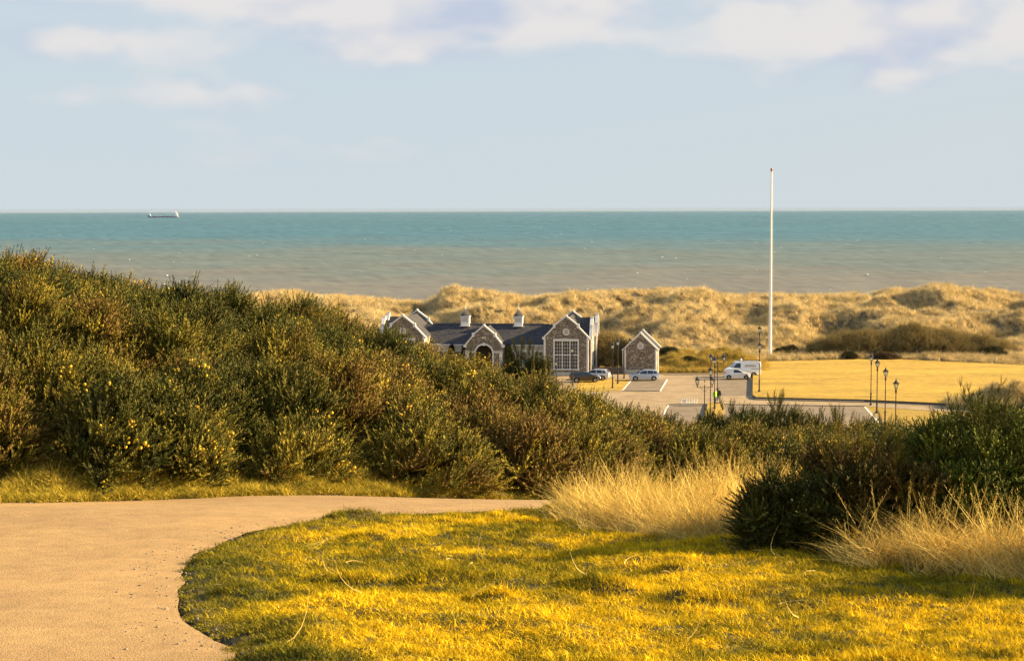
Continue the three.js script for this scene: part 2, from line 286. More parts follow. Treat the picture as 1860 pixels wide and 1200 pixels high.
// single hummocks: x, d, height, radius in x (left, right), radius in d
const HUMMOCKS = [[80, 312, 3.4, 4.2, 11, 14], [104, 300, 4.8, 6, 14, 14], [31, 310, 2.9, 4.4, 12, 12], [-13, 318, 2.4, 2.6, 10, 12], [-36, 316, 2, 3, 9, 12], [-29, 300, 1.6, 3, 9, 9], [22, 292, 2.2, 5, 14, 9], [51, 296, 2.4, 6, 14, 10], [64, 286, 1.8, 5, 12, 8], [-6, 292, 2.0, 4, 10, 9], [92, 286, 2.2, 5, 14, 9], [8, 312, 1.6, 4, 10, 9], [70, 305, 1.8, 6, 9, 10], [44, 276, 1.6, 5, 10, 7], [28, 274, 1.2, 4, 9, 6]];
function dune(x, d) {
  const c = hermite(crestX, crestY, x * 330 / Math.max(d, 300));
  const rise = step(256, 300, d) * 0.52 + step(290, 332, d) * 0.48;
  let y = (c - 2.1) * rise;
  const warp = fbm(x * 0.03, d * 0.03, 2, 3) * 30;
  const r = 1 - Math.abs(2 * fbm((x + warp) * 0.045, d * 0.05 + 7, 3, 15) - 1);
  const env = step(256, 280, d) * (1 - step(312, 332, d) * 0.9);
  y += (r - 0.75) * 5.0 * env + (0.5 - Math.abs(fbm(x * 0.14, d * 0.14, 3, 25) - 0.5) * 3.2) * 1.5 * (1 - 0.5 * step(315, 332, d)) * step(252, 268, d);
  for (const [hx, hd, h, rl, rr, rd] of HUMMOCKS) { const a = (x - hx) / (x < hx ? rl : rr), b = (d - hd) / rd, q = a * a + b * b; if (q < 6) y += 0.85 * h * Math.exp(-q) - (x < hx ? 0.95 * h * Math.exp(-((x - hx + rl * 1.5) ** 2) / (rl * rl) - b * b) : 0); }
  y += (fbm(x * 0.7, d * 0.7, 2, 35) - 0.5) * 0.7 * step(254, 262, d);
  y -= 17 * step(336, 385, d) ;
  return mix(-0.3, Math.max(y, d < 336 ? 0.1 : -14), step(246, 257, d)) + 0.3 * fbm(x * 0.3, d * 0.3, 2, 41) * step(244, 252, d);
}
{
  const g = sheet(spaced([[-400, -130, 15], [-130, -80, 2], [-80, 125, 0.75], [125, 170, 2], [170, 400, 15]]), spaced([[244, 340, 0.7], [340, 400, 3]]), dune, (x, d) => mix3([0.26, 0.19, 0.09], [0.44, 0.35, 0.18], clamp(0.1 + fbm(x * 0.35, d * 0.35, 4, 51))));
  structure('dunes', g, mat(1, 1, 1, { vertexColors: true, roughness: 1, map: withUv(grain, 0.5, 0.5), bumpMap: withUv(fineBump, 0.35, 0.35), bumpScale: 0.3 }), 'straw coloured marram dunes between the clubhouse and the sea');
}
const SEA = -8.5;
{
  const ds = [340]; while (ds[ds.length - 1] < 45000) ds.push(ds[ds.length - 1] * 1.012 + 1.2);
  const ts = spaced([[-1, 1, 0.005]]);
  const P = [], C = [], U = [], I = [], nx = ts.length;
  const near = [0.16, 0.15, 0.118], mid = [0.12, 0.148, 0.13], far = [0.055, 0.145, 0.185], rim = [0.062, 0.15, 0.21];
  ds.forEach((d, j) => ts.forEach((t, i) => {
    const x = t * (d * 0.55 + 150);
    P.push(x, SEA + (d < 20000 ? (hash3(i, j, 9) - 0.5) * 0.05 * (d * 0.012 + 1.2) : 0), -d); U.push(x, d);
    const wob = (fbm(x / (d * 0.09) + 3, Math.log(d) * 9, 4, 7) - 0.5), L = Math.log(d) + wob * 0.5;
    let c = mix3(near, mid, step(6.55, 7.0, L)); c = mix3(c, far, step(7.0, 7.75, L)); c = mix3(c, rim, step(8.4, 10, L));
    const f = 1 + (fbm(x / (d * 0.03), Math.log(d) * 60, 3, 17) - 0.5) * 0.5; C.push(c[0] * f, c[1] * f, c[2] * f);
    if (i < nx - 1 && j < ds.length - 1) { const o = j * nx + i; I.push(o, o + 1, o + nx, o + 1, o + nx + 1, o + nx); }
  }));
  const g = new THREE.BufferGeometry(); g.setAttribute('position', new THREE.Float32BufferAttribute(P, 3)); g.setAttribute('color', new THREE.Float32BufferAttribute(C, 3)); g.setAttribute('uv', new THREE.Float32BufferAttribute(U, 2)); g.setIndex(I); g.computeVertexNormals();
  structure('sea', g, mat(1, 1, 1, { vertexColors: true, roughness: 0.6, specularIntensity: 0.35 }), 'teal sea, silty grey brown near the shore');
}
// whitecaps
{
  const R = rng(77), g = new THREE.IcosahedronGeometry(1, 1), im = new THREE.InstancedMesh(g, mat(0.75, 0.78, 0.78), 90), m = new THREE.Matrix4();
  for (let i = 0; i < 90; i++) { const d = 650 * Math.pow(7, R()), x = (R() * 2 - 1) * d * 0.33, s = 0.5 + R() * 0.8; m.makeScale(s * 0.9 * (d / 2000 + 0.25), 0.1 + R() * 0.16, s).setPosition(x, SEA + 0.1, -d); im.setMatrixAt(i, m); }
  top(im, 'sea_foam'); tag(im, 'scattered white flecks of foam on the open sea', 'foam', null, 'stuff');
}

// ------------------------------------------------------------------ plants: small real pieces, set out in thousands
function leafy(color, extra = {}) { return mat(...color, { roughness: 0.9, transmission: 0.3, thickness: 0, side: THREE.DoubleSide, specularIntensity: 0.25, ...extra }); }
function triGeo(P) { const g = new THREE.BufferGeometry(); g.setAttribute('position', new THREE.Float32BufferAttribute(P, 3)); g.computeVertexNormals(); return g; }
const V = (x, y, z) => new THREE.Vector3(x, y, z);
function spray(seed, shoots, len, spread, spines, spineLen) {    // a branching spray of spiny gorse shoots
  const R = rng(seed), P = [], tri = (a, b, c) => P.push(a.x, a.y, a.z, b.x, b.y, b.z, c.x, c.y, c.z);
  for (let s = 0; s < shoots; s++) {
    const az = R() * 6.283, tilt = spread * Math.sqrt(R()), dir = V(Math.sin(tilt) * Math.cos(az), Math.cos(tilt), Math.sin(tilt) * Math.sin(az));
    const L = len * (0.55 + R() * 0.6), base = dir.clone().multiplyScalar(len * 0.25 * R()), bend = V(R() - 0.5, 0.6, R() - 0.5).multiplyScalar(0.35);
    const at = (t) => base.clone().addScaledVector(dir, L * t).addScaledVector(bend, L * t * t * 0.6);
    const w = 0.006; tri(at(0).add(V(w, 0, 0)), at(0).add(V(-w, 0, w)), at(1)); tri(at(0).add(V(0, 0, w)), at(0).add(V(0, 0, -w)), at(0.95));
    for (let k = 0; k < spines; k++) {
      const t = 0.12 + 0.88 * (k + R()) / spines, p = at(t), a = R() * 6.283, up = 0.35 + R() * 0.75;
      const q = V(Math.cos(a), up, Math.sin(a)).addScaledVector(dir, 0.5).normalize().multiplyScalar(spineLen * (0.6 + R() * 0.7) * (1.15 - t * 0.45));
      const side = V(-Math.sin(a), 0, Math.cos(a)).multiplyScalar(spineLen * 0.16);
      tri(p.clone().add(side), p.clone().sub(side), p.clone().add(q));
    }
  }
  return triGeo(P);
}
function blossom(seed) { const R = rng(seed), gs = []; for (let i = 0; i < 9; i++) { const a = R() * 6.283, r = 0.03 + R() * 0.07; gs.push(new THREE.IcosahedronGeometry(0.011 + R() * 0.007, 0).scale(1, 1.3, 1).translate(Math.cos(a) * r, 0.1 + R() * 0.16, Math.sin(a) * r)); } return join(gs); }
function tuft(seed, blades, h, w, lean, spread, segs = 2) {      // a tuft of grass blades
  const R = rng(seed), P = [];
  for (let b = 0; b < blades; b++) {
    const az = R() * 6.283, H = h * (0.45 + R() * 0.65), ln = lean * (0.3 + R()), r = spread * Math.sqrt(R()), a0 = R() * 6.283, bx = Math.cos(a0) * r, bz = Math.sin(a0) * r, fx = -Math.sin(az + 1.2) * w / 2, fz = Math.cos(az + 1.2) * w / 2;
    let prev = null;
    for (let s = 0; s <= segs; s++) {
      const t = s / segs, k = ln * t * t * H, y = H * t * (1 - 0.18 * ln * t), c = [bx + Math.cos(az) * k, y, bz + Math.sin(az) * k], q = 1 - t * 0.92, A = [c[0] + fx * q, c[1], c[2] + fz * q], B = [c[0] - fx * q, c[1], c[2] - fz * q];
      if (prev) { if (s === segs) P.push(...prev[0], ...prev[1], ...c); else P.push(...prev[0], ...prev[1], ...A, ...A, ...prev[1], ...B); }
      prev = [A, B];
    }
  }
  return triGeo(P);
}
class Scatter {                                                  // collects placements for several variants and builds instanced parts
  constructor(geos, material) { this.geos = geos; this.material = material; this.lists = geos.map(() => []); }
  add(k, x, y, z, q, sx, sy, sz, c) { this.lists[k % this.geos.length].push([x, y, z, q, sx, sy, sz, c]); }
  build(name, parent) {
    const m = new THREE.Matrix4(), col = new THREE.Color();
    this.lists.forEach((list, k) => {
      if (!list.length) return;
      const im = new THREE.InstancedMesh(this.geos[k], this.material, list.length); im.name = name; im.userData.kind = 'stuff';
      list.forEach(([x, y, z, q, sx, sy, sz, c], i) => { m.compose(V(x, y, z), q, V(sx, sy, sz)); im.setMatrixAt(i, m); im.setColorAt(i, col.setRGB(...c)); });
      parent.add(im);
    });
  }
}
const UP = V(0, 1, 0);
function aim(dir, spin) { return new THREE.Quaternion().setFromUnitVectors(UP, dir.normalize()).multiply(new THREE.Quaternion().setFromAxisAngle(UP, spin)); }
function stuff(name, label, category) { const g = top(new THREE.Group(), name); return tag(g, label, category, null, 'stuff'); }

const gorseMat = mat(1, 1, 1, { roughness: 0.75, side: THREE.DoubleSide, specularIntensity: 0.4 }), grassMat = leafy([1, 1, 1], { transmission: 0.2 }), blossomMat = mat(0.75, 0.48, 0.02, { roughness: 0.7 });
const SPRAYS = [1, 2, 3, 4, 5].map((s) => spray(100 + s, 9, 0.27, 0.8, 28, 0.04));
const SPRAYS_FINE = [1, 2, 3, 4].map((s) => spray(140 + s, 8, 0.21, 0.85, 36, 0.03));
const BLOSSOMS = [1, 2].map((s) => blossom(200 + s));
const GORSE = [[0.06, 0.064, 0.009], [0.095, 0.09, 0.01], [0.13, 0.112, 0.012], [0.235, 0.18, 0.016], [0.19, 0.118, 0.022]];
function gorseDome(S, B, R, x, y, z, r, h, n, size, tone, flower = 0, wind = 0.42, tint = [1, 1, 1]) {
  const lob = R() * 6.28;
  for (let i = 0; i < n; i++) {
    const a = R() * 6.283, t = Math.pow(R(), 0.8), ring = Math.sqrt(Math.max(0, 1 - t * t)), inner = R() < 0.25 ? 0.55 + R() * 0.35 : 0.88 + R() * 0.16, lobes = 1 + 0.14 * Math.sin(3 * a + lob) + 0.1 * Math.sin(7 * a + lob * 3 + t * 4);
    const px = x + Math.cos(a) * ring * r * inner * lobes, pz = z + Math.sin(a) * ring * r * inner * lobes, py = y + t * h * inner;
    const dir = V(Math.cos(a) * ring * 0.9 + wind, 0.55 + t * 0.7, Math.sin(a) * ring * 0.9).add(V(R() - 0.5, R() * 0.3, R() - 0.5).multiplyScalar(0.7));
    const c = GORSE[Math.floor(clamp(tone + (R() - 0.5) * 0.6) * 4.99)], f = 0.6 + R() * 0.8, s = size * (0.65 + R() * 0.75), q = aim(dir, R() * 6.283);
    S.add(Math.floor(R() * 97), px, py, pz, q, s, s, s, [c[0] * f * tint[0], c[1] * f * tint[1], c[2] * f * tint[2]]);
    if (flower && inner > 0.86 && R() < flower) B.add(Math.floor(R() * 97), px, py, pz, q, s, s, s, [1, 0.9 + R() * 0.2, 1]);
  }
}
{ // the gorse that covers the bank behind the road
  const R = rng(11), S = new Scatter(SPRAYS, gorseMat), B = new Scatter(BLOSSOMS, blossomMat);
  const zones = [];
  for (let d = 18; d < 56; d += 0.88) for (let x = -16; x < 17; x += 0.88) {
    const px = x + (R() - 0.5) * 1.0, pd = d + (R() - 0.5) * 1.0, front = pd - roadFar(clamp(px, -29, 29));
    const verge = 0.95 - 0.6 * step(-4, 0, px) + (noise2(px * 0.8, 3) - 0.5) * 0.5;
    if (front < verge || Math.abs(px) > pd * 0.33 + 2.2) continue;
    if (pd > 38 + px * 2.4 && px < 4 && pd > 36) continue;                   // past the brow
    zones.push([px, pd, front - verge]);
  }
  for (const [px, pd, front] of zones) {
    const young = 0.55 + 0.45 * step(-0.2, 1.2, front), big = fbm(px * 0.22 + 9, pd * 0.22, 3, 88), h = (mix(1.25, 0.98, step(-4, 0.5, px)) - 0.4 * step(0.8, 3.2, px) - 0.12 * step(6, 9, px) + (big - 0.5) * 0.6 + (R() - 0.5) * 0.7) * young, r = 0.45 + R() * 0.4, gap = fbm(px * 0.5, pd * 0.5 + 4, 2, 99);
    if (gap < 0.3 && front > 0.3) continue;
    const far = pd > 32, n = Math.round((far ? 110 : 190) * (0.8 + R() * 0.4)), tone = fbm(px * 0.3 + 4, pd * 0.3, 3, 66);
    const flower = fbm(px * 0.45 + 20, pd * 0.45, 2, 44) > 0.6 ? 0.16 : 0.012;
    gorseDome(S, B, R, px, land(px, pd) + 0.05, -pd, r, h, n, far ? 1.25 : 1.0, clamp(0.24 + (tone - 0.3) * 1.5 + (R() - 0.5) * 0.5), flower);
  }
  const g = stuff('gorse_thicket', 'dense olive green gorse covering the bank behind the road', 'gorse');
  S.build('foliage', g); B.build('blossom', g);
  console.log('gorse domes', zones.length, S.lists.map((l) => l.length).join(' '));
}
// single gorse bushes: stems, foliage
const stemMat = mat(0.07, 0.05, 0.03);
function gorseBush(label, x, d, r, h, n, tone, o = {}) {
  const R = rng(Math.floor(x * 131 + d * 17)), y = groundAt(x, d), g = thing('gorse_bush', label, 'bush', x, y, -d), st = [];
  const S = new Scatter(o.coarse ? SPRAYS : SPRAYS_FINE, gorseMat), B = new Scatter(BLOSSOMS, blossomMat);
  for (let i = 0; i < 9; i++) { const a = R() * 6.283, q = 0.3 + R() * 0.6; st.push(rod([Math.cos(a) * r * 0.12, -0.05, Math.sin(a) * r * 0.12], [Math.cos(a) * r * q * 0.8, h * (0.5 + R() * 0.35), Math.sin(a) * r * q * 0.8], 0.02 * r + 0.006, 0.006, 5)); }
  part('stem', join(st), stemMat, g).userData.kind = 'stuff';
  const k = o.lobes ?? 8;                                       // several uneven lobes, some low and some reaching out
  for (let i = 0; i < k; i++) {
    const a = i * 2.4 + R(), q = r * (0.25 + 0.6 * Math.sqrt(R())), lh = h * (i < 2 ? 0.9 : 0.45 + R() * 0.5), lr = r * (0.28 + R() * 0.26), ly = i < 2 ? h * 0.08 : h * R() * 0.3;
    gorseDome(S, B, R, Math.cos(a) * q, ly, Math.sin(a) * q, lr, lh - ly, Math.round(n / k), o.size ?? 0.8, clamp(tone + (R() - 0.5) * 0.3), o.flower ?? 0, o.wind ?? 0.2, o.tint);
  }
  for (let i = 0; i < n * 0.04; i++) {                           // long leaders that stand out of the outline
    const a = R() * 6.283, q = r * R() * 0.9, f = 0.8 + R() * 0.4, c = GORSE[Math.floor(clamp(tone) * 4.99)], z = (o.size ?? 0.8) * 0.9, top = h * (0.75 + R() * 0.35) * Math.sqrt(1 - (q / r) ** 2 * 0.8);
    for (let m = 0; m < 4; m++) S.add(i, Math.cos(a) * (q + m * 0.03), top - 0.05 + m * 0.075 * z / 0.8, Math.sin(a) * (q + m * 0.03), aim(V(Math.cos(a) * 0.25 + 0.1, 1, Math.sin(a) * 0.25), R() * 6.28), z * (0.55 - m * 0.09), z * (0.75 - m * 0.06), z * (0.55 - m * 0.09), c.map((v) => v * f));
  }
  S.build('foliage', g); if (o.flower) B.build('blossom', g);
  return g;
}
gorseBush('low dark gorse bush leaning over the pale grass in the right foreground', 2.2, 12.95, 0.37, 0.58, 480, 0.0, { size: 0.7, lobes: 7, wind: -0.1 });
gorseBush('broad brownish gorse bush in the middle of the right foreground', 2.95, 13.35, 0.64, 0.78, 1050, 0.7, { lobes: 10, tint: [0.75, 0.64, 0.75] });
gorseBush('tall bright green gorse bush at the right edge of the picture', 3.82, 13.25, 0.6, 1.02, 1250, 0.3, { lobes: 12, tint: [1.5, 1.75, 1.3] });
gorseBush('dark gorse bush behind the tall bright green one at the right edge', 5.6, 19.0, 0.8, 1.1, 700, 0.05, { coarse: true });
gorseBush('rounded dark gorse bush standing above the thicket before the clubhouse', 0.33, 45.5, 0.62, 2.4, 620, 0.05, { coarse: true, size: 1.1 });
gorseBush('gorse bush thick with yellow blossom below the clubhouse porch', -1.0, 40.5, 0.45, 1.6, 320, 0.5, { coarse: true, size: 1.0, flower: 0.7 });
gorseBush('gorse bush just beyond the right edge of the picture whose shadow crosses the turf', 4.75, 11.2, 0.6, 1.0, 700, 0.3, {});
gorseBush('dark gorse bush on the brow just right of the turf island', 5.25, 40, 0.8, 1.65, 520, 0.0, { coarse: true, size: 1.0 });
gorseBush('green gorse bush on the brow before the wide parking bay, the highest there', 6.5, 40.5, 1.0, 1.85, 800, 0.25, { coarse: true, size: 1.0 });
gorseBush('olive gorse bush on the brow left of the four lamp posts', 7.9, 40, 1.0, 1.65, 800, 0.45, { coarse: true, size: 1.0 });
gorseBush('dark gorse bush on the brow below the four lamp posts', 9.1, 40.3, 0.8, 1.45, 560, 0.1, { coarse: true, size: 1.0 });

// short turf in the foreground and on the verges
{
  const R = rng(21), T = [1, 2, 3, 4].map((s) => tuft(300 + s, 11, 0.036, 0.006, 1.1, 0.045)), S = new Scatter(T, grassMat);
  let n = 0;
  while (n < 150000) {
    const d = 6.5 + 13.5 * Math.pow(R(), 1.15), x = -3.2 + R() * (8.5 + (d - 8) * 0.2), rs = roadSide(x, d);
    n++;
    if (rs < 0.03 || (d > roadFar(clamp(x, -29, 29)))) continue;
    const e = step(0.02, 0.35, rs), g = turfTone(x, d), c = mix3([0.2, 0.175, 0.008], [0.88, 0.6, 0.01], clamp(0.25 + g * 0.75 + (noise2(x * 9, d * 9, 4) - 0.5) * 0.9 + (R() - 0.5) * 0.5)), f = 0.35 + R() * 0.95, green = 1 - step(0.2, 0.9, rs + (noise2(x * 3, d * 3) - 0.5) * 0.5);
    const cc = mix3(c, [0.13, 0.135, 0.014], green * 0.75), big = 0.55 + 1.6 * Math.pow(R(), 4) + Math.max(0, fbm(x * 1.6 + 40, d * 2.2, 2, 77) - 0.62) * 3.5;
    S.add(Math.floor(R() * 97), x, land(x, d) + turf(x, d, rs) - 0.006, -d, aim(V((R() - 0.5) * 0.5, 1, (R() - 0.5) * 0.5), R() * 6.28), 1.15 * (0.5 + 0.5 * e), big * (0.45 + 0.55 * e), 1.15, [cc[0] * f, cc[1] * f, cc[2] * f]);
  }
  // verge across the road
  const T2 = new Scatter([1, 2, 3].map((s) => tuft(330 + s, 11, 0.17, 0.012, 1.0, 0.08)), grassMat);
  for (let i = 0; i < 22000; i++) {
    const x = -12 + R() * 20, f = R() * R() * 1.9 - 0.02, d = roadFar(x) + 0.05 + f, hum = Math.max(0, fbm(x * 1.3, d * 1.3, 2, 55) - 0.42) * 3.2 * step(0.2, 0.6, f), w = mix3([0.34, 0.28, 0.02], [0.7, 0.5, 0.07], clamp(R() * 0.7 + hum * 0.5 + f * 0.2)), k = 0.4 + R() * 0.9;
    T2.add(i, x, groundAt(x, d) - 0.01 + hum * 0.16, -d, aim(V((R() - 0.5) * 0.9, 1, (R() - 0.5) * 0.9), R() * 6.28), 1, 0.4 + R() * 0.5 + hum * 1.5, 1, w.map((q) => q * k));
  }
  const L = new Scatter([1, 2, 3].map((k) => tuft(350 + k, 1, 0.42, 0.009, 0.9, 0.01, 5)), grassMat);   // dry stalks lying in the turf
  for (let i = 0; i < 90; i++) { const d = 8.6 + 8 * R(), x = -2.2 + R() * 6; if (roadSide(x, d) < 0.1) continue; L.add(i, x, groundAt(x, d) + 0.03, -d, aim(V(Math.cos(i * 2.4), 0.22, Math.sin(i * 2.4)), R() * 6.28), 1, 0.5 + R() * 0.7, 1, [0.7, 0.5, 0.16]); }
  const g = stuff('short_grass', 'short golden green turf in the foreground and along the road verges', 'grass');
  S.build('blade', g); T2.build('blade', g); L.build('stalk', g);
}
// tall pale grass
const TALL = [1, 2, 3, 4, 5, 6].map((s) => tuft(400 + s, 9, 0.5 + 0.05 * s, 0.011, 0.25 + 0.12 * s, 0.11, 3));
const STALKS = [1, 2, 3, 4].map((k) => { const R = rng(430 + k), P = []; for (let b = 0; b < 3; b++) { const h = 0.7 + R() * 0.3, a = R() * 6.28, l = 0.1 + R() * 0.22, x = (R() - 0.5) * 0.16, z = (R() - 0.5) * 0.16, w = 0.004, tx = x + Math.cos(a) * l, tz = z + Math.sin(a) * l, mx = x + Math.cos(a) * l * 0.3, mz = z + Math.sin(a) * l * 0.3; P.push(x - w, 0, z, x + w, 0, z, mx, h * 0.6, mz, mx - w, h * 0.55, mz, mx + w, h * 0.55, mz, tx, h, tz); for (let q = 0; q < 9; q++) { const t = 0.78 + 0.22 * q / 8, cx = mix(mx, tx, (t - 0.6) / 0.4), cz = mix(mz, tz, (t - 0.6) / 0.4), g = R() * 6.28, e = 0.016; P.push(cx, h * t, cz, cx + Math.cos(g) * e, h * t + 0.03, cz + Math.sin(g) * e, cx + Math.cos(g + 0.6) * e * 0.5, h * t + 0.012, cz + Math.sin(g + 0.6) * e * 0.5); } } return triGeo(P); });
function tallGrass(label, outline, count, seed, hMul = 1, tones = [[0.95, 0.69, 0.2], [0.6, 0.41, 0.08]]) {
  const R = rng(seed), S = new Scatter([...TALL, ...STALKS], grassMat), xs = outline.map((p) => p[0]), ds = outline.map((p) => p[1]), x0 = Math.min(...xs), x1 = Math.max(...xs), d0 = Math.min(...ds), d1 = Math.max(...ds);
  for (let i = 0; i < count; i++) {
    const x = mix(x0, x1, R()), d = mix(d0, d1, R()); if (!inPoly(outline, x, d)) continue;
    const edge = 0.6 + 0.4 * step(0, 0.35, edgeDist(outline.flatMap((p, k) => { const q = outline[(k + 1) % outline.length], r = []; for (let s = 0; s < 10; s++) r.push({ x: mix(p[0], q[0], s / 10), z: mix(p[1], q[1], s / 10) }); return r; }), x, d));
    if (fbm(x * 4 + 7, d * 4, 2, 19) < 0.34 || R() > (edge - 0.5) * 2.1) continue;
    const c = mix3(tones[0], tones[1], R()), f = 0.42 + R() * 0.9, stalk = R() < 0.13, clump = fbm(x * 2.6, d * 2.6, 2, 12), h = hMul * edge * (0.15 + R() * 0.32 + 0.32 * clump) * (stalk ? 1.1 : 1);
    S.add(stalk ? 6 + Math.floor(R() * 4) : Math.floor(R() * 6), x, groundAt(x, d) - 0.02, -d, aim(V((R() - 0.5) * 0.5, 1, (R() - 0.5) * 0.5), R() * 6.28), 0.8, h, 0.8, c.map((v) => v * f));
  }
  const g = stuff('tall_grass', label, 'grass'); S.build('blade', g);
}
tallGrass('stand of tall pale dry grass beside the bend of the road', [[0.3, 16.4], [0.42, 15.2], [0.95, 14.0], [1.5, 13.35], [2.3, 13.3], [3.2, 14.6], [3.6, 16.4], [3.0, 18.3], [1.6, 18.0], [0.7, 17.3]], 6000, 31);
tallGrass('ragged dry grass at the foot of the gorse bushes at the right edge', [[2.35, 12.5], [2.5, 12.0], [2.9, 11.45], [3.5, 11.1], [4.3, 11.0], [4.8, 12.0], [4.5, 12.9], [3.6, 12.8], [3.0, 12.7]], 2900, 32, 0.95);
tallGrass('tuft of dry grass on the brow in front of the clubhouse', [[0.1, 42.6], [0.2, 41.8], [1.3, 42.3], [1.6, 43.6], [0.8, 44.2]], 900, 33, 3.8, [[0.45, 0.33, 0.11], [0.36, 0.23, 0.07]]);

// marram on the dunes and rough grass at their feet
{
  const R = rng(41), S = new Scatter([1, 2, 3, 4].map((s) => tuft(500 + s, 22, 1.05, 0.06, 0.8, 0.26)), leafy([1, 1, 1], { transmission: 0.2 }));
  for (let i = 0; i < 80000; i++) {
    const d = 249 + 88 * R(), x = -78 + R() * (190 + (d - 250) * 0.1); if (fbm(x * 0.4, d * 0.4, 2, 71) < 0.3) continue;
    if (d < 262 && x > 34 && inPoly(lawnPts, x, d)) continue;
    const c = mix3([0.86, 0.7, 0.38], [0.6, 0.45, 0.2], R() * 0.8 + fbm(x * 0.1, d * 0.1, 2, 5) * 0.3), f = 0.45 + R() * 0.75, s = 0.8 + R() * 0.7;
    S.add(i, x, dune(x, d) - 0.05, -d, aim(V(-0.18 + (R() - 0.5) * 0.5, 1, (R() - 0.5) * 0.5), R() * 6.28), s, s * (0.7 + R() * 0.5), s, c.map((v) => v * f));
  }
  const g = stuff('marram_grass', 'straw coloured marram grass growing all over the dunes', 'grass'); S.build('blade', g);
}
function roughGrass(label, outline, count, seed, h, tones, mound = 0) {
  const R = rng(seed), S = new Scatter([1, 2, 3].map((s) => tuft(600 + s, 24, 0.8, 0.045, 0.9, 0.35)), leafy([1, 1, 1], { transmission: 0.2 })), xs = outline.map((p) => p[0]), ds = outline.map((p) => p[1]), cx = (Math.min(...xs) + Math.max(...xs)) / 2, cd = (Math.min(...ds) + Math.max(...ds)) / 2, wx = Math.max(...xs) - cx, wd = Math.max(...ds) - cd;
  for (let i = 0; i < count; i++) {
    const x = cx + wx * (R() * 2 - 1), d = cd + wd * (R() * 2 - 1); if (!inPoly(outline, x, d)) continue;
    const q = ((x - cx) / wx) ** 2 + ((d - cd) / wd) ** 2, lump = fbm(x * 0.5, d * 0.5, 3, seed), c = mix3(tones[0], tones[1], clamp(R() * 0.6 + (lump - 0.3))), f = 0.8 + R() * 0.4, y = mound * Math.max(0, 1 - q) * clamp(lump * 3.4 - 1.1, 0, 1.5) * (0.75 + 0.25 * R()), s = (0.7 + R() * 0.6) * h;
    S.add(i, x, Math.max(d > 246 ? dune(x, d) : 0, 0) + y, -d, aim(V((R() - 0.5) * 0.9 - 0.1, 1, (R() - 0.5) * 0.9), R() * 6.28), s, s * (0.6 + R() * 0.6), s, c.map((v) => v * f));
  }
  const g = stuff('rough_grass', label, 'grass'); S.build('blade', g);
}
roughGrass('golden rough grass and scrub behind the parked cars, right of the small stone building', [[20.5, 238], [37, 238], [38.5, 247], [34, 256], [21, 256]], 5200, 51, 1.1, [[0.78, 0.54, 0.12], [0.24, 0.19, 0.04]], 2.2);
roughGrass('pale tussocks of long grass along the far edge of the golden lawn', [[37, 252], [59, 257.4], [76, 245.4], [100, 248.5], [100, 256], [60, 262], [36, 260]], 5200, 52, 0.9, [[0.58, 0.45, 0.2], [0.34, 0.25, 0.12]], 0.5);
roughGrass('long pale grass on the mound at the right edge of the lawn', [[51.8, 194.5], [54, 192], [66, 190], [70, 198], [60, 203], [53, 200]], 3600, 53, 1.2, [[0.58, 0.46, 0.22], [0.4, 0.3, 0.13]], 2.2);

// shrubs on the flat: bare twiggy thickets and dark bushes
const twigs = [1, 2, 3].map((s) => spray(700 + s, 16, 1.3, 0.5, 12, 0.14)), leafClump = [1, 2, 3].map((s) => spray(720 + s, 14, 0.5, 1.0, 22, 0.13));
function shrub(name, label, category, x, d, rx, rd, h, n, geos, tones, size, kind, y0 = null) {
  const R = rng(Math.floor(x * 77 + d * 13)), y = y0 ?? (d > 246 ? dune(x, d) : groundAt(x, d)), g = kind === 'stuff' ? stuff(name, label, category) : thing(name, label, category, 0, 0, 0), S = new Scatter(geos, leafy([1, 1, 1], { transmission: 0.15 }));
  g.position.set(x, y, -d);
  if (kind !== 'stuff') { const st = []; for (let i = 0; i < 6; i++) { const a = R() * 6.28; st.push(rod([Math.cos(a) * 0.1, -0.1, Math.sin(a) * 0.1], [Math.cos(a) * rx * 0.5, h * 0.6, Math.sin(a) * rd * 0.5], 0.06, 0.02, 5)); } part('stem', join(st), stemMat, g).userData.kind = 'stuff'; }
  for (let i = 0; i < n; i++) {
    const a = R() * 6.283, t = Math.pow(R(), 0.9), ring = Math.sqrt(1 - t * t * 0.96), k = 0.5 + 0.5 * Math.sqrt(R()), px = Math.cos(a) * ring * rx * k, pz = Math.sin(a) * ring * rd * k, hh = 0.75 + 0.5 * fbm((x + px) * 0.25, 4, 2, 8), c = mix3(tones[0], tones[1], R()), f = 0.75 + R() * 0.5, s = size * (0.7 + R() * 0.6);
    const gy = d > 246 ? Math.max(0, dune(x + px, d - pz)) - y : 0;
    S.add(i, px, t * h * hh * 0.8 + gy, pz, aim(V(Math.cos(a) * ring * 0.7, 0.9, Math.sin(a) * ring * 0.7).add(V(R() - 0.5, 0, R() - 0.5)), R() * 6.28), s, s, s, c.map((v) => v * f));
  }
  S.build('foliage', g); return g;
}
const OLIVE = [[0.3, 0.23, 0.08], [0.22, 0.16, 0.06]], DARK = [[0.045, 0.05, 0.018], [0.07, 0.06, 0.02]];
shrub('willow_scrub', 'long brown belt of bare willow scrub below the dunes behind the lawn', 'scrub', 63, 262, 17, 4, 3.4, 2600, twigs, OLIVE, 1, 'stuff');
shrub('willow_scrub', 'olive brown bare scrub between the clubhouse and the small stone building', 'scrub', 14.6, 244, 3.4, 3, 5.2, 900, twigs, OLIVE, 1.1, 'stuff');
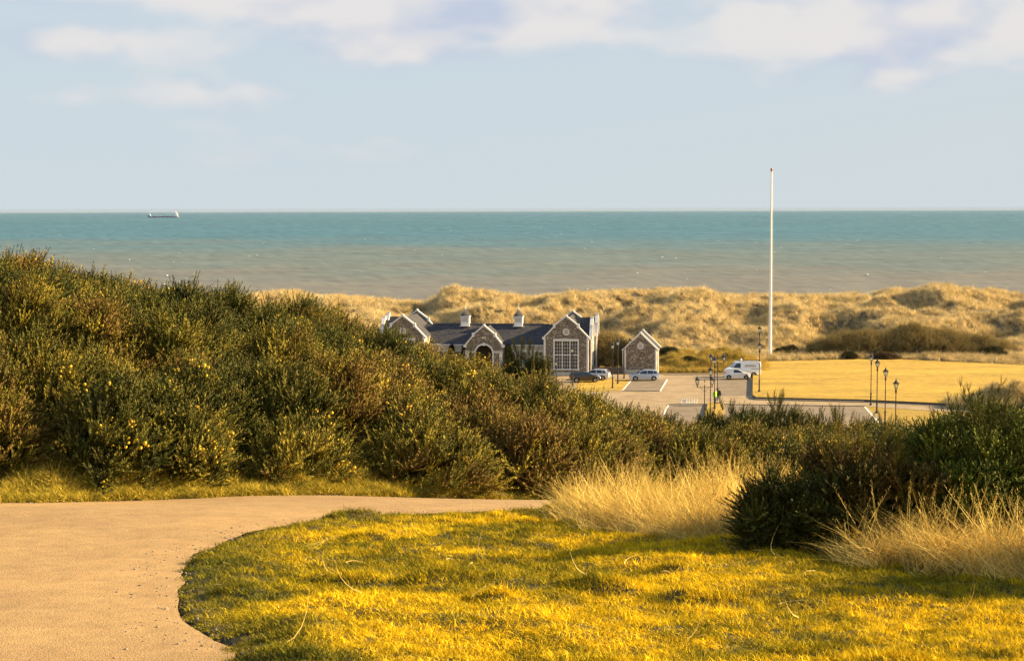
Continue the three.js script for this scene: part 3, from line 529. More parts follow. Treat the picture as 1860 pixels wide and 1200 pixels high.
[[24.5, 254, 2.8, 2.2, 'wide dark green bush just right of the small stone building'], [32, 256, 3.2, 1.9, 'dark bush below the dunes left of the white van roof'], [26.5, 243, 1.7, 2.2, 'round dark bush in the golden scrub behind the car park'], [43.5, 261, 2.2, 1.6, 'dark bush just right of the foot of the flagpole'], [47.5, 258.5, 1.4, 1.2, 'small dark bush at the lawn edge right of the flagpole'], [52.5, 256, 1.1, 0.9, 'small low bush at the lawn edge behind the lamp posts'], [58.2, 256, 1.9, 1.0, 'flat brown bush at the lawn edge right of the farthest lamp post'], [75, 257, 2.6, 1.6, 'dark green bush at the right end of the willow scrub']].forEach(([x, d, r, h, l], i) => shrub('bush', l, 'bush', x, d, r, r * 0.7, h, 340, leafClump, i === 6 ? [[0.1, 0.06, 0.03], [0.14, 0.09, 0.04]] : DARK, 0.8));

// ------------------------------------------------------------------ clubhouse
const stoneTex = texture(1024, (u, v) => {                      // rubble: random cells with mortar between
  const N = 40, X = u * N, Y = v * N * 1.5, M = N * 1.5; let d1 = 9, d2 = 9, id = 0;
  for (let j = -1; j <= 1; j++) for (let i = -1; i <= 1; i++) { const cx = Math.floor(X) + i, cy = Math.floor(Y) + j, wx = ((cx % N) + N) % N, wy = ((cy % M) + M) % M, dx = cx + hash3(wx, wy, 1) - X, dy = cy + hash3(wx, wy, 2) - Y, q = Math.sqrt(dx * dx + dy * dy); if (q < d1) { d2 = d1; d1 = q; id = hash3(wx, wy, 3); } else if (q < d2) d2 = q; }
  const edge = clamp((d2 - d1) * 5), tone = id > 0.85 ? [190, 180, 156] : id > 0.45 ? [134, 124, 110] : id > 0.2 ? [112, 103, 94] : [86, 80, 76], n = (tile2(u, v, 128, 2, 6) - 0.5) * 40;
  return tone.map((t, k) => clamp(mix([170, 156, 130][k], t, edge) + n, 0, 255));
});
const stoneMat = mat(0.78, 0.77, 0.76, { map: withUv(stoneTex, 0.13, 0.13), bumpMap: withUv(stoneTex, 0.13, 0.13), bumpScale: 0.04, roughness: 0.95 });
const slateTex = texture(512, (u, v) => { const row = Math.floor(v * 24), c = hash3(Math.floor(u * 16 + (row % 2) * 0.5) % 16, row, 4), e = (v * 24) % 1 < 0.1 ? -12 : 0, t = 92 + (c - 0.5) * 26 + e + (tile2(u, v, 40, 3, 5) - 0.5) * 30; return [t, t, t * 1.08]; });
const slateMat = mat(0.6, 0.56, 0.5, { map: withUv(slateTex, 0.25, 0.25), roughness: 0.9, specularIntensity: 0.3 });
const white = mat(0.72, 0.7, 0.66, { roughness: 0.6 }), cream = mat(0.55, 0.5, 0.4, { roughness: 0.8 }), darkGlass = mat(0.03, 0.035, 0.045, { roughness: 0.06, specularIntensity: 1 }), darkIn = mat(0.05, 0.04, 0.04), metal = mat(0.5, 0.5, 0.5, { metalness: 0.8, roughness: 0.4 }), black = mat(0.02, 0.02, 0.022, { roughness: 0.5 });
const gableOutline = (hw, eave, k, kx, apex, stepH = 0.28) => [[-hw, 0], [hw, 0], [hw, eave], [kx + 0.12, k], [kx + 0.12, k + stepH], [kx - 0.2, k + stepH + 0.02], [0, apex], [-kx + 0.2, k + stepH + 0.02], [-kx - 0.12, k + stepH], [-kx - 0.12, k], [-hw, eave]];
function coping(hw, eave, k, kx, apex, depth, stepH = 0.28) {     // white coping stones along a gable, at z = 0 .. -depth
  const t = 0.2, z = -depth / 2 + 0.06, gs = [], w = depth + 0.12, line = (a, b) => { const A = V(a[0], a[1], z), B = V(b[0], b[1], z), L = A.distanceTo(B), g = new THREE.BoxGeometry(L + 0.06, t, w); g.rotateZ(Math.atan2(B.y - A.y, B.x - A.x)); return g.translate((A.x + B.x) / 2, (A.y + B.y) / 2, z); };
  for (const s of [-1, 1]) {
    gs.push(line([s * (hw + 0.05), eave + 0.1], [s * (kx + 0.1), k + 0.1]), line([s * (kx + 0.02), k + stepH + 0.08], [0, apex + 0.1]), box(0.36, stepH + 0.32, w - 0.01, s * (kx + 0.05), k + 0.24, z), box(0.46, 0.34, w + 0.02, s * (hw + 0.03), eave - 0.02, z));
  }
  gs.push(box(0.3, 0.3, w + 0.01, 0, apex + 0.14, z));
  return join(gs);
}
function prism(hw, y0, y1, len) { return extrude([[-hw, y0], [hw, y0], [0, y1]], len); }
function oculus(parent, x, y, z, r) { const w = part('round_window', new THREE.TorusGeometry(r, 0.09, 8, 28).translate(x, y, z + 0.03), white, parent); part('pane', new THREE.CylinderGeometry(r, r, 0.06, 28).rotateX(Math.PI / 2).translate(x, y, z), mat(0.42, 0.42, 0.4, { roughness: 0.25 }), w); return w; }
function windowUnit(parent, x, y, z, w, h, cols, rows, bars = [2, 3], face = 0) {
  const root = part('window', join([box(w + 0.36, 0.32, 0.22, 0, h + 0.14, 0.02), box(0.2, h + 0.02, 0.2, -w / 2 - 0.08, h / 2, 0), box(0.2, h + 0.02, 0.2, w / 2 + 0.08, h / 2, 0), box(w + 0.5, 0.16, 0.3, 0, -0.06, 0.06)]), white, parent);
  root.position.set(x, y, z); root.rotation.y = face;
  const cw = w / cols, ch = h / rows, fr = [];
  for (let i = 1; i < cols; i++) fr.push(box(0.13, h, 0.14, -w / 2 + i * cw, h / 2, -0.02));
  for (let j = 1; j < rows; j++) for (let i = 0; i < cols; i++) fr.push(box(cw - 0.13, 0.14, 0.12, -w / 2 + (i + 0.5) * cw, j * ch, -0.02));
  if (fr.length) part('mullion', join(fr), white, root).userData.kind = 'stuff';
  const gb = [];
  for (let j = 0; j < rows; j++) for (let i = 0; i < cols; i++) {
    part('pane', box(cw - 0.1, ch - 0.1, 0.03, -w / 2 + (i + 0.5) * cw, (j + 0.5) * ch, -0.08), darkGlass, root);
    for (let a = 1; a <= bars[0]; a++) gb.push(box(0.035, ch - 0.1, 0.03, -w / 2 + i * cw + cw * a / (bars[0] + 1), (j + 0.5) * ch, -0.045));
    for (let b = 1; b <= bars[1]; b++) gb.push(box(cw - 0.1, 0.035, 0.026, -w / 2 + (i + 0.5) * cw, j * ch + ch * b / (bars[1] + 1), -0.045));
  }
  if (gb.length) part('glazing_bar', join(gb), white, root).userData.kind = 'stuff';
  return root;
}
const club = thing('clubhouse', 'long stone clubhouse with slate roofs, white coped gables and two cupolas', 'building', 7.7, 0, -234.3, -6.5 * Math.PI / 180);
const LEFT = -23.6, MID = -11.8;
for (const [cx, side] of [[0, 1], [LEFT, -1]]) {                 // the two end wings
  const g = extrude(gableOutline(3.15, 5.35, 6.85, 1.65, 8.4), 0.4, [[[-1.65, 0.95], [1.65, 0.95], [1.65, 4.95], [-1.65, 4.95]], disc(0, 6.25, 0.42)]).translate(cx, 0, 0);
  part('gable_wall', g, stoneMat, club);
  part('gable_wall', extrude(gableOutline(3.15, 5.35, 6.85, 1.65, 8.4), 0.4).translate(cx, 0, -12.2), stoneMat, club);
  part('coping', coping(3.15, 5.35, 6.85, 1.65, 8.4, 0.4).translate(cx, 0, 0), white, club); part('coping', coping(3.15, 5.35, 6.85, 1.65, 8.4, 0.4).translate(cx, 0, -12.2), white, club);
  for (const s of [-1, 1]) { part('side_wall', box(0.4, 5.2, 11.8, cx + s * 2.94, 2.6, -6.3), stoneMat, club); part('corner_stone', box(0.26, 5.3, 0.3, cx + s * 3.06, 2.65, 0.0), white, club); part('corner_stone', box(0.22, 5.2, 0.28, cx + s * 3.08, 2.6, -12.4), white, club); }
  part('plinth', box(6.5, 0.5, 0.2, cx, 0.25, 0.06), cream, club);
  part('roof', prism(3.2, 5.15, 8.05, 11.8).translate(cx, 0, -0.4), slateMat, club);
  windowUnit(club, cx, 0.95, -0.06, 3.3, 4.0, 3, 2); oculus(club, cx, 6.25, -0.08, 0.42);
  // cross gables looking outwards
  for (const [zc, hw, out, ap] of [[-4.0, 2.5, 3.55, 7.85], [-9.4, 2.4, 3.95, 8.05]]) {
    const turn = (q) => q.rotateY(side * Math.PI / 2).translate(cx + side * out, 0, zc);
    part('gable_wall', turn(extrude(gableOutline(hw, 5.35, 6.6, 1.3, ap, 0.24), 0.35)), stoneMat, club);
    part('coping', turn(coping(hw, 5.35, 6.6, 1.3, ap, 0.35, 0.24)), white, club);
    part('roof', prism(hw - 0.02, 5.2, ap - 0.32, out - 0.3).rotateY(side * Math.PI / 2).translate(cx + side * (out - 0.34), 0, zc), slateMat, club);
    for (const s of [-1, 1]) part('corner_stone', box(0.2, 5.3, 0.5, cx + side * (out - 0.08), 2.65, zc + s * (hw - 0.18)), white, club);
    windowUnit(club, cx + side * (out - 0.05), 0.95, zc, 1.6, 3.4, 2, 2, [1, 2], side * Math.PI / 2);
  }
}
{ // the long range between the wings
  const x0 = LEFT + 3.15, x1 = -3.15, L = x1 - x0, cx = (x0 + x1) / 2;
  part('front_wall', box(L, 4.0, 0.4, cx, 2.0, -4.2), stoneMat, club); part('rear_wall', box(L, 4.0, 0.4, cx, 2.0, -14), stoneMat, club);
  part('roof', extrude([[-5.25, 3.98], [5.25, 3.98], [0, 6.68]], L + 2.4).rotateY(Math.PI / 2).translate(cx + L / 2 + 1.2 - (L + 2.4), 0, -9.1).translate(L + 2.4, 0, 0), slateMat, club);
  part('ridge', box(L - 0.2, 0.16, 0.3, cx, 6.7, -9.1), mat(0.08, 0.08, 0.1), club);
  for (const [a, b] of [[x0, MID - 2.9], [MID + 2.9, x1]]) { part('cornice', box(b - a, 0.62, 0.3, (a + b) / 2, 3.62, -3.92), cream, club); part('gutter', box(b - a, 0.12, 0.34, (a + b) / 2, 3.99, -3.74), white, club); for (const t of [0.2, 0.5, 0.8]) windowUnit(club, mix(a, b, t), 0.9, -3.98, 1.2, 2.1, 2, 1, [0, 2]); }
  for (const ux of [-15.75, -7.8]) {                             // cupolas on the ridge
    const c = part('cupola', box(1.24, 1.5, 1.24, ux, 7.05, -9.1), white, club);
    part('louvre', join([0, 1, 2, 3].map((k) => box(0.8, 0.1, 0.05, ux, 7.1 + k * 0.15, -8.46).rotateX(0))), cream, c).userData.kind = 'stuff';
    part('cornice', box(1.46, 0.12, 1.46, ux, 7.84, -9.1), white, c);
    part('flashing', box(1.5, 0.08, 1.9, ux, 6.42, -9.0), white, c);
    part('cap', new THREE.ConeGeometry(0.98, 1.0, 4).rotateY(Math.PI / 4).translate(ux, 8.4, -9.1), slateMat, c);
    part('finial', join([cyl(0.05, 0.02, 1.0, ux, 8.8, -9.1), new THREE.SphereGeometry(0.1, 10, 8).translate(ux, 9.0, -9.1), new THREE.SphereGeometry(0.06, 8, 6).translate(ux, 9.35, -9.1)]), white, c);
  }
  // entrance porch
  const arch = new THREE.Path(); arch.moveTo(-1.2, 0.02); arch.lineTo(-1.2, 3.1); arch.absarc(0, 3.1, 1.2, Math.PI, 0, true); arch.lineTo(1.2, 0.02);
  part('porch_wall', extrude(gableOutline(2.7, 4.15, 5.5, 1.5, 7.0, 0.26), 0.4, [arch]).translate(MID, 0, 0), stoneMat, club);
  part('coping', coping(2.7, 4.15, 5.5, 1.5, 7.0, 0.4, 0.26).translate(MID, 0, 0), white, club);
  const ring = new THREE.Shape(); ring.absarc(0, 3.1, 1.42, 0, Math.PI, false); ring.absarc(0, 3.1, 1.2, Math.PI, 0, true);
  part('arch_moulding', join([new THREE.ExtrudeGeometry(ring, { depth: 0.14, bevelEnabled: false, curveSegments: 16 }).toNonIndexed().translate(MID, 0, 0.003), box(0.3, 0.4, 0.2, MID, 4.4, 0.1), box(0.22, 3.1, 0.16, MID - 1.32, 1.55, 0.08), box(0.22, 3.1, 0.16, MID + 1.32, 1.55, 0.08)]), white, club);
  part('plaque', box(0.6, 0.3, 0.06, MID, 5.35, 0.03), cream, club);
  part('cornice', box(1.35, 0.34, 0.24, MID + 2.05, 3.3, 0.05), cream, club); part('cornice', box(1.35, 0.34, 0.24, MID - 2.05, 3.3, 0.05), cream, club);
  for (const s of [-1, 1]) { part('pilaster', box(0.42, 3.1, 0.2, MID + s * 2.45, 1.57, 0.06), white, club); part('side_wall', box(0.35, 4.1, 3.6, MID + s * 2.52, 2.05, -2.2), stoneMat, club); }
  part('roof', prism(2.75, 4.05, 6.66, 8.6).translate(MID, 0, -0.4), slateMat, club);
  const dr = part('door', box(2.2, 2.9, 0.12, MID, 1.45, -3.92), mat(0.07, 0.035, 0.025, { roughness: 0.5 }), club); part('handle', new THREE.SphereGeometry(0.06, 8, 6).translate(MID + 0.15, 1.2, -3.83), metal, dr);
}
// clipped evergreens by the wall
[[-16.9, 'clipped dark evergreen by the clubhouse wall, leftmost of the row'], [-14.95, 'clipped dark evergreen just left of the clubhouse porch'], [-8.55, 'clipped dark evergreen just right of the clubhouse porch']].forEach(([lx, l]) => {
  const p = V(lx, 0, -2.6).applyAxisAngle(UP, club.rotation.y).add(club.position); shrub('clipped_tree', l, 'tree', p.x, -p.z, 0.5, 0.5, 4.4, 260, leafClump, [[0.02, 0.026, 0.016], [0.028, 0.032, 0.02]], 0.55, null, 0);
});
{ // the small stone building
  const b = thing('outbuilding', 'small gabled stone building with a round window beside the car park', 'building', 18.5, 0, -236.9, -8.5 * Math.PI / 180), o = [[-2.28, 0], [2.28, 0], [2.28, 3.55], [0, 5.75], [-2.28, 3.55]];
  part('gable_wall', extrude(o, 0.4, [disc(0, 4.0, 0.42)]), stoneMat, b); part('gable_wall', extrude(o, 0.4).translate(0, 0, -5.4), stoneMat, b);
  for (const s of [-1, 1]) { part('side_wall', box(0.4, 3.5, 5.0, s * 2.08, 1.75, -2.9), stoneMat, b); part('corner_stone', box(0.24, 3.5, 0.3, s * 2.2, 1.75, 0.01), white, b); part('downpipe', join([cyl(0.07, 0.07, 3.4, s * 2.55, 0, -0.3, 8), box(0.3, 0.2, 0.3, s * 2.5, 3.45, -0.3)]), white, b); }
  const slope = (s, z) => { const A = V(0, 5.87, z), B = V(s * 2.62, 3.35, z), L = A.distanceTo(B); return new THREE.BoxGeometry(L, 0.2, 0.5).rotateZ(Math.atan2(B.y - A.y, B.x - A.x)).translate((A.x + B.x) / 2, (A.y + B.y) / 2, z); };
  part('coping', join([slope(-1, -0.2), slope(1, -0.2), box(0.3, 0.24, 0.52, 0, 5.9, -0.2)]), white, b); part('coping', join([slope(-1, -5.6), slope(1, -5.6), box(0.3, 0.24, 0.52, 0, 5.9, -5.6)]), white, b);
  part('roof', extrude([[-2.5, 3.36], [2.5, 3.36], [0, 5.72]], 4.9).translate(0, 0, -0.45), slateMat, b);
  part('plinth', box(4.9, 0.55, 0.5, 0, 0.275, 0.0), cream, b); oculus(b, 0, 4.0, -0.1, 0.42);
  const p = part('side_door', box(0.06, 2.1, 1.0, 2.3, 1.05, -2.6), mat(0.2, 0.2, 0.19), b); part('handle', new THREE.SphereGeometry(0.05, 8, 6).translate(2.36, 1.05, -2.2), metal, p);
}
{ // low timber wall left of the small building
  const w = thing('low_wall', 'low dark wall between the clubhouse corner and the small stone building', 'wall', 13.7, 0, -236.2, -0.05);
  part('panel', box(4.4, 0.95, 0.2, 0, 0.48, 0), mat(0.09, 0.07, 0.06), w); part('cap', box(4.5, 0.08, 0.3, 0, 0.99, 0), mat(0.16, 0.12, 0.09), w); for (const x of [-2.1, 2.1]) part('post', box(0.24, 1.25, 0.26, x, 0.62, 0.01), mat(0.07, 0.055, 0.05), w);
}

// ------------------------------------------------------------------ lamp posts, flagpole
const iron = mat(0.018, 0.016, 0.018, { roughness: 0.45, metalness: 0.2 }), lampGlass = mat(0.8, 0.82, 0.82, { roughness: 0.15, transmission: 0.75, thickness: 0 });
function lantern(parent, x, y) {                                 // foot of the lantern at y; 1.05 m tall
  const l = part('lantern', join([cyl(0.06, 0.12, 0.14, x, y, 0, 6), ...[0, 1, 2, 3].map((k) => { const a = k * Math.PI / 2 + Math.PI / 4; return rod([x + Math.cos(a) * 0.15, y + 0.12, Math.sin(a) * 0.15], [x + Math.cos(a) * 0.27, y + 0.62, Math.sin(a) * 0.27], 0.018, 0.018, 5); }), ...[0, 1, 2, 3].map((k) => box(0.42, 0.04, 0.03).translate(0, 0, 0.2).rotateY(k * Math.PI / 2).translate(x, y + 0.62, 0))]), iron, parent);
  part('glass', new THREE.CylinderGeometry(0.25, 0.14, 0.48, 4, 1, true).rotateY(Math.PI / 4).translate(x, y + 0.37, 0), lampGlass, l);
  part('bulb', new THREE.SphereGeometry(0.07, 10, 8).scale(1, 1.7, 1).translate(x, y + 0.32, 0), mat(0.8, 0.78, 0.7), l);
  part('cap', join([new THREE.CylinderGeometry(0.1, 0.36, 0.22, 4).rotateY(Math.PI / 4).translate(x, y + 0.75, 0), cyl(0.1, 0.08, 0.09, x, y + 0.86, 0, 6), new THREE.ConeGeometry(0.1, 0.14, 8).translate(x, y + 1.01, 0), cyl(0.015, 0.01, 0.14, x, y + 1.05, 0, 6)]), iron, l);
}
function lampPost(label, x, d, y = 0, H = 6.2, group) {
  const g = thing('street_lamp', label, 'street lamp', x, y, -d, 0.3, group);
  part('base', join([cyl(0.2, 0.17, 0.18, 0, 0), cyl(0.09, 0.085, 1.25, 0, 0.18), cyl(0.15, 0.15, 0.08, 0, 1.4)]), iron, g); part('post', join([cyl(0.055, 0.042, H - 1.05 - 1.48, 0, 1.48), cyl(0.09, 0.09, 0.06, 0, 3.6), cyl(0.1, 0.1, 0.3, 0, H - 1.4)]), iron, g); lantern(g, 0, H - 1.06);
}
function doubleLamp(label, x, d, y = 0, H = 5.8) {
  const g = thing('street_lamp', label, 'street lamp', x, y, -d, 0.05);
  part('base', join([cyl(0.2, 0.17, 0.18, 0, 0), cyl(0.09, 0.085, 1.25, 0, 0.18), cyl(0.15, 0.15, 0.08, 0, 1.4)]), iron, g); part('post', join([cyl(0.055, 0.045, H - 1.3 - 1.48 + 0.3, 0, 1.48), new THREE.ConeGeometry(0.06, 0.4, 8).translate(0, H - 0.55, 0)]), iron, g);
  part('cross_arm', join([rod([-0.82, H - 1.3, 0], [0.82, H - 1.3, 0], 0.03), rod([-0.5, H - 1.3, 0], [0, H - 1.75, 0], 0.018), rod([0.5, H - 1.3, 0], [0, H - 1.75, 0], 0.018), cyl(0.05, 0.05, 0.22, -0.8, H - 1.33), cyl(0.05, 0.05, 0.22, 0.8, H - 1.33)]), iron, g);
  lantern(g, -0.8, H - 1.12); lantern(g, 0.8, H - 1.12);
}
lampPost('black lamp post on the turf strip, leftmost of the three left of the silver hatchback', 13.31, 217.4);
lampPost('black lamp post on the turf strip, middle of the three left of the silver hatchback', 14.35, 222.9);
doubleLamp('black two armed lamp post before the small stone building', 15.7, 230.2);
doubleLamp('nearest two armed lamp post by the turf island, left of the two people', 20.7, 176.5);
doubleLamp('farther two armed lamp post directly behind the person in dark clothes', 25.4, 203.2, 0, 5.9);
lampPost('tall black lamp post on the turf island hidden at its foot by gorse', 21.7, 179.6, 0.28);
lampPost('black lamp post right in front of the person in the yellow green vest', 23.75, 192.5, 0.28);
lampPost('black lamp post on the lawn edge just right of the white van', 31.6, 209.9, 0.34, 6.4);
lampPost('black lamp post behind the tail of the white van', 36.0, 239.2, 0.34, 6.4);
['farthest and leftmost of the four lamp posts in a row on the lawn', 'second from the left of the four lamp posts on the lawn', 'third from the left of the four lamp posts on the lawn', 'nearest and rightmost of the four lamp posts on the lawn'].forEach((l, i) => lampPost(l, [43.2, 42.25, 40.85, 39.08][i], [197.6, 190, 179.6, 167.1][i], 0, 6.3, 'lamp posts in a row by the lawn'));
lampPost('small black lamp post in front of the big clubhouse window', 5.75, 214, 0, 4.3); lampPost('black lamp post before the right half of the big clubhouse window', 8.1, 221, 0, 5.4);
{
  const f = thing('flagpole', 'very tall white flagpole without a flag beside the lawn', 'flagpole', 40.57, 0.3, -258.6);
  part('pole', join([cyl(0.25, 0.22, 8, 0, 0, 0, 20), cyl(0.22, 0.17, 10, 0, 8, 0, 20), cyl(0.17, 0.1, 11.2, 0, 18, 0, 20)]), mat(0.86, 0.84, 0.8, { roughness: 0.35 }), f);
  part('base', join([cyl(0.62, 0.58, 0.18, 0, -0.1), cyl(0.42, 0.38, 0.5, 0, 0.08)]), mat(0.6, 0.6, 0.58), f);
  part('truck', join([cyl(0.18, 0.18, 0.12, 0, 29.2), new THREE.SphereGeometry(0.2, 14, 10).translate(0, 29.48, 0)]), mat(0.35, 0.16, 0.08, { metalness: 0.5, roughness: 0.4 }), f);
  part('halyard', rod([0.42, 1.3, 0.05], [0.2, 29.2, 0.02], 0.012, 0.012, 5), mat(0.7, 0.68, 0.62), f); part('cleat', box(0.12, 0.22, 0.08, 0.38, 1.3, 0), metal, f);
}

// ------------------------------------------------------------------ vehicles
const tyreMat = mat(0.018, 0.018, 0.02, { roughness: 0.9 }), rimMat = mat(0.5, 0.5, 0.52, { metalness: 0.7, roughness: 0.35 }), carGlass = mat(0.02, 0.035, 0.05, { roughness: 0.05, specularIntensity: 1 }), redLamp = mat(0.5, 0.02, 0.02, { roughness: 0.2 }), clearLamp = mat(0.85, 0.85, 0.85, { roughness: 0.1 });
function smoothLine(pts, n = 8) { return new THREE.CatmullRomCurve3(pts.map((p) => V(p[0], p[1], 0)), false, 'centripetal').getPoints(pts.length * n).map((p) => [p.x, p.y]); }
function vehicle(name, label, category, x, d, turn, spec, paint) { // front towards +x; spec holds side profile etc.
  const g = thing(name, label, category, x, 0.036, -d, turn), { L, W, belt, roof, wheels, wr, upper, sill = 0.24 } = spec;
  const lower = [];                                             // underside with wheel arches, front to back
  const arcPts = (cx) => { const out = []; for (let i = 0; i <= 10; i++) { const a = -0.15 + (Math.PI + 0.3) * i / 10; out.push([cx + Math.cos(a) * (wr + 0.06), Math.max(sill, wr + Math.sin(a) * (wr + 0.06))]); } return out; };
  lower.push([L / 2 - 0.12, sill], ...arcPts(wheels[0]), ...arcPts(wheels[1]), [-L / 2 + 0.12, sill + 0.04]);
  const outline = [...smoothLine(upper, 5), ...lower];           // upper runs from the rear bumper over the roof to the front bumper
  const taper = (px, py) => 1 - 0.17 * clamp((py - belt) / (roof - belt)) - 0.16 * Math.pow(clamp((Math.abs(px) - L * 0.36) / (L * 0.14)), 2) - 0.05 * clamp((0.45 - py) / 0.45);
  const body = new THREE.ExtrudeGeometry(new THREE.Shape(outline.map((p) => new THREE.Vector2(...p))), { depth: W - 0.16, steps: 6, bevelEnabled: true, bevelSize: 0.03, bevelThickness: 0.08, bevelSegments: 3, bevelOffset: -0.03 }).translate(0, 0, -(W - 0.16) / 2);
  const pos = body.attributes.position; for (let i = 0; i < pos.count; i++) pos.setZ(i, pos.getZ(i) * taper(pos.getX(i), pos.getY(i)));
  body.computeVertexNormals();
  part('body', body, paint, g);
  part('underbody', box(L * 0.82, 0.3, W * 0.66, 0, 0.36, 0), tyreMat, g);
  const surf = (px, py) => W / 2 * taper(px, py);
  for (const s of [-1, 1]) {
    for (const poly of spec.sideGlass) {
      const sg = new THREE.ExtrudeGeometry(new THREE.Shape(poly.map((p) => new THREE.Vector2(...p))), { depth: 0.02, bevelEnabled: false }), q = sg.attributes.position;
      for (let i = 0; i < q.count; i++) q.setZ(i, s * (surf(q.getX(i), q.getY(i)) - 0.012 + q.getZ(i)));
      sg.computeVertexNormals(); part('side_window', sg, carGlass, g);
    }
    for (const [i, wx] of wheels.entries()) {
      const w = part('wheel', new THREE.TorusGeometry(wr - 0.085, 0.085, 10, 24).scale(1, 1, 1.25).translate(wx, wr, s * (W / 2 - 0.13)), tyreMat, g);
      part('rim', join([new THREE.CylinderGeometry(wr - 0.12, wr - 0.12, 0.1, 20).rotateX(Math.PI / 2).translate(wx, wr, s * (W / 2 - 0.1))]), rimMat, w);
      part('hub', new THREE.CylinderGeometry(0.06, 0.06, 0.03, 10).rotateX(Math.PI / 2).translate(wx, wr, s * (W / 2 - 0.04)), tyreMat, w);
    }
    for (const dx of spec.handles) part('door_handle', box(0.2, 0.035, 0.03, dx, belt - 0.12, s * (surf(dx, belt - 0.12) + 0.004)), spec.van ? black : paint, g);
    part('wing_mirror', new THREE.SphereGeometry(0.1, 10, 8).scale(0.7, 0.8, 1.1).translate(spec.mirror, belt + 0.08, s * (surf(spec.mirror, belt) + 0.09)), spec.van ? black : paint, g);
    const [hx, hy] = spec.head, [tx, ty, th] = spec.tail;
    part('headlight', new THREE.SphereGeometry(0.14, 12, 8).scale(1.3, 0.65, 1).translate(hx, hy, s * (surf(hx, hy) - 0.2)), clearLamp, g);
    part('tail_light', box(0.1, th, 0.2, tx, ty, s * (surf(tx, ty) - 0.12)), redLamp, g);
  }
  for (const [nm, a, b, wa, wb] of spec.screens) {               // windscreen and rear window lie on the sloping body, 8 mm proud
    const n = V(-(b[1] - a[1]), b[0] - a[0], 0).normalize(); if (n.y < 0) n.negate(); n.multiplyScalar(0.012);
    const p = [[a[0] + n.x, a[1] + n.y, -surf(...a) + wa], [a[0] + n.x, a[1] + n.y, surf(...a) - wa], [b[0] + n.x, b[1] + n.y, surf(...b) - wb], [b[0] + n.x, b[1] + n.y, -surf(...b) + wb]], in_ = p.map((q) => [q[0] - n.x * 2.4, q[1] - n.y * 2.4, q[2]]);
    const P = []; const quad = (i, j, k, l) => P.push(...i, ...j, ...k, ...i, ...k, ...l);
    quad(p[0], p[1], p[2], p[3]); quad(in_[3], in_[2], in_[1], in_[0]); for (let i = 0; i < 4; i++) quad(p[i], in_[i], in_[(i + 1) % 4], p[(i + 1) % 4]);
    part(nm, triGeo(P), carGlass, g);
  }
  part('number_plate', box(0.02, 0.11, 0.5, L / 2 - 0.005, 0.48, 0), mat(0.8, 0.8, 0.75), g); part('number_plate', box(0.02, 0.11, 0.5, -L / 2 + 0.0, 0.62, 0), mat(0.75, 0.6, 0.1), g);
  return g;
}
const hatch = { L: 4.2, W: 1.76, belt: 0.96, roof: 1.48, wheels: [1.29, -1.29], wr: 0.32, handles: [-0.15, -1.0], mirror: 0.82, head: [1.83, 0.72], tail: [-1.99, 0.92, 0.36],
  upper: [[-1.98, 0.28], [-2.1, 0.5], [-2.1, 0.75], [-2.04, 1.0], [-1.86, 1.2], [-1.62, 1.4], [-1.3, 1.46], [-0.5, 1.49], [0.1, 1.45], [0.5, 1.3], [1.02, 0.99], [1.6, 0.88], [1.95, 0.74], [2.08, 0.55], [1.98, 0.26]],
  sideGlass: [[[0.86, 1.0], [0.42, 1.3], [0.1, 1.39], [-0.3, 1.42], [-0.34, 0.99]], [[-0.42, 0.99], [-0.4, 1.42], [-1.1, 1.4], [-1.2, 1.0]], [[-1.28, 1.01], [-1.2, 1.38], [-1.5, 1.33], [-1.72, 1.14], [-1.62, 1.04]]], screens: [['windscreen', [0.98, 1.03], [0.22, 1.42], 0.14, 0.1], ['rear_window', [-2.0, 1.07], [-1.66, 1.38], 0.2, 0.14]] };
const mini = { L: 3.7, W: 1.66, belt: 0.93, roof: 1.5, wheels: [1.2, -1.2], wr: 0.3, handles: [-0.3], mirror: 0.7, head: [1.6, 0.72], tail: [-1.74, 0.95, 0.3],
  upper: [[-1.74, 0.28], [-1.85, 0.5], [-1.85, 0.78], [-1.8, 1.05], [-1.66, 1.3], [-1.4, 1.45], [-0.8, 1.51], [-0.1, 1.47], [0.35, 1.32], [0.88, 0.98], [1.4, 0.88], [1.72, 0.72], [1.83, 0.52], [1.74, 0.26]],
  sideGlass: [[[0.72, 0.97], [0.3, 1.26], [-0.05, 1.38], [-0.5, 1.41], [-0.56, 0.98]]], screens: [['windscreen', [0.85, 1.02], [0.1, 1.43], 0.14, 0.1], ['rear_window', [-1.8, 1.08], [-1.52, 1.38], 0.18, 0.14]] };
const vanSpec = { L: 5.0, W: 1.95, belt: 1.35, roof: 2.15, wheels: [1.65, -1.45], wr: 0.34, handles: [0.5], mirror: 1.35, head: [2.3, 0.85], tail: [-2.44, 1.1, 0.4], van: true, sill: 0.34,
  upper: [[-2.4, 0.36], [-2.5, 0.6], [-2.5, 1.3], [-2.47, 2.0], [-2.36, 2.16], [-1, 2.2], [0.4, 2.19], [1.0, 2.1], [1.35, 1.75], [1.72, 1.34], [2.2, 1.14], [2.44, 0.95], [2.5, 0.6], [2.4, 0.34]],
  sideGlass: [[[1.55, 1.36], [1.22, 1.76], [0.98, 2.0], [0.42, 2.0], [0.42, 1.36]]], screens: [['windscreen', [1.7, 1.4], [1.1, 2.05], 0.14, 0.12]] };
const paintOf = (r, g, b) => mat(r, g, b, { roughness: 0.28, metalness: 0.25, clearcoat: 0.8, clearcoatRoughness: 0.08 });
vehicle('parked_car', 'pale silver blue hatchback parked in the bay before the small stone building', 'car', 18.25, 227.2, Math.PI + 0.04, hatch, paintOf(0.45, 0.52, 0.66));
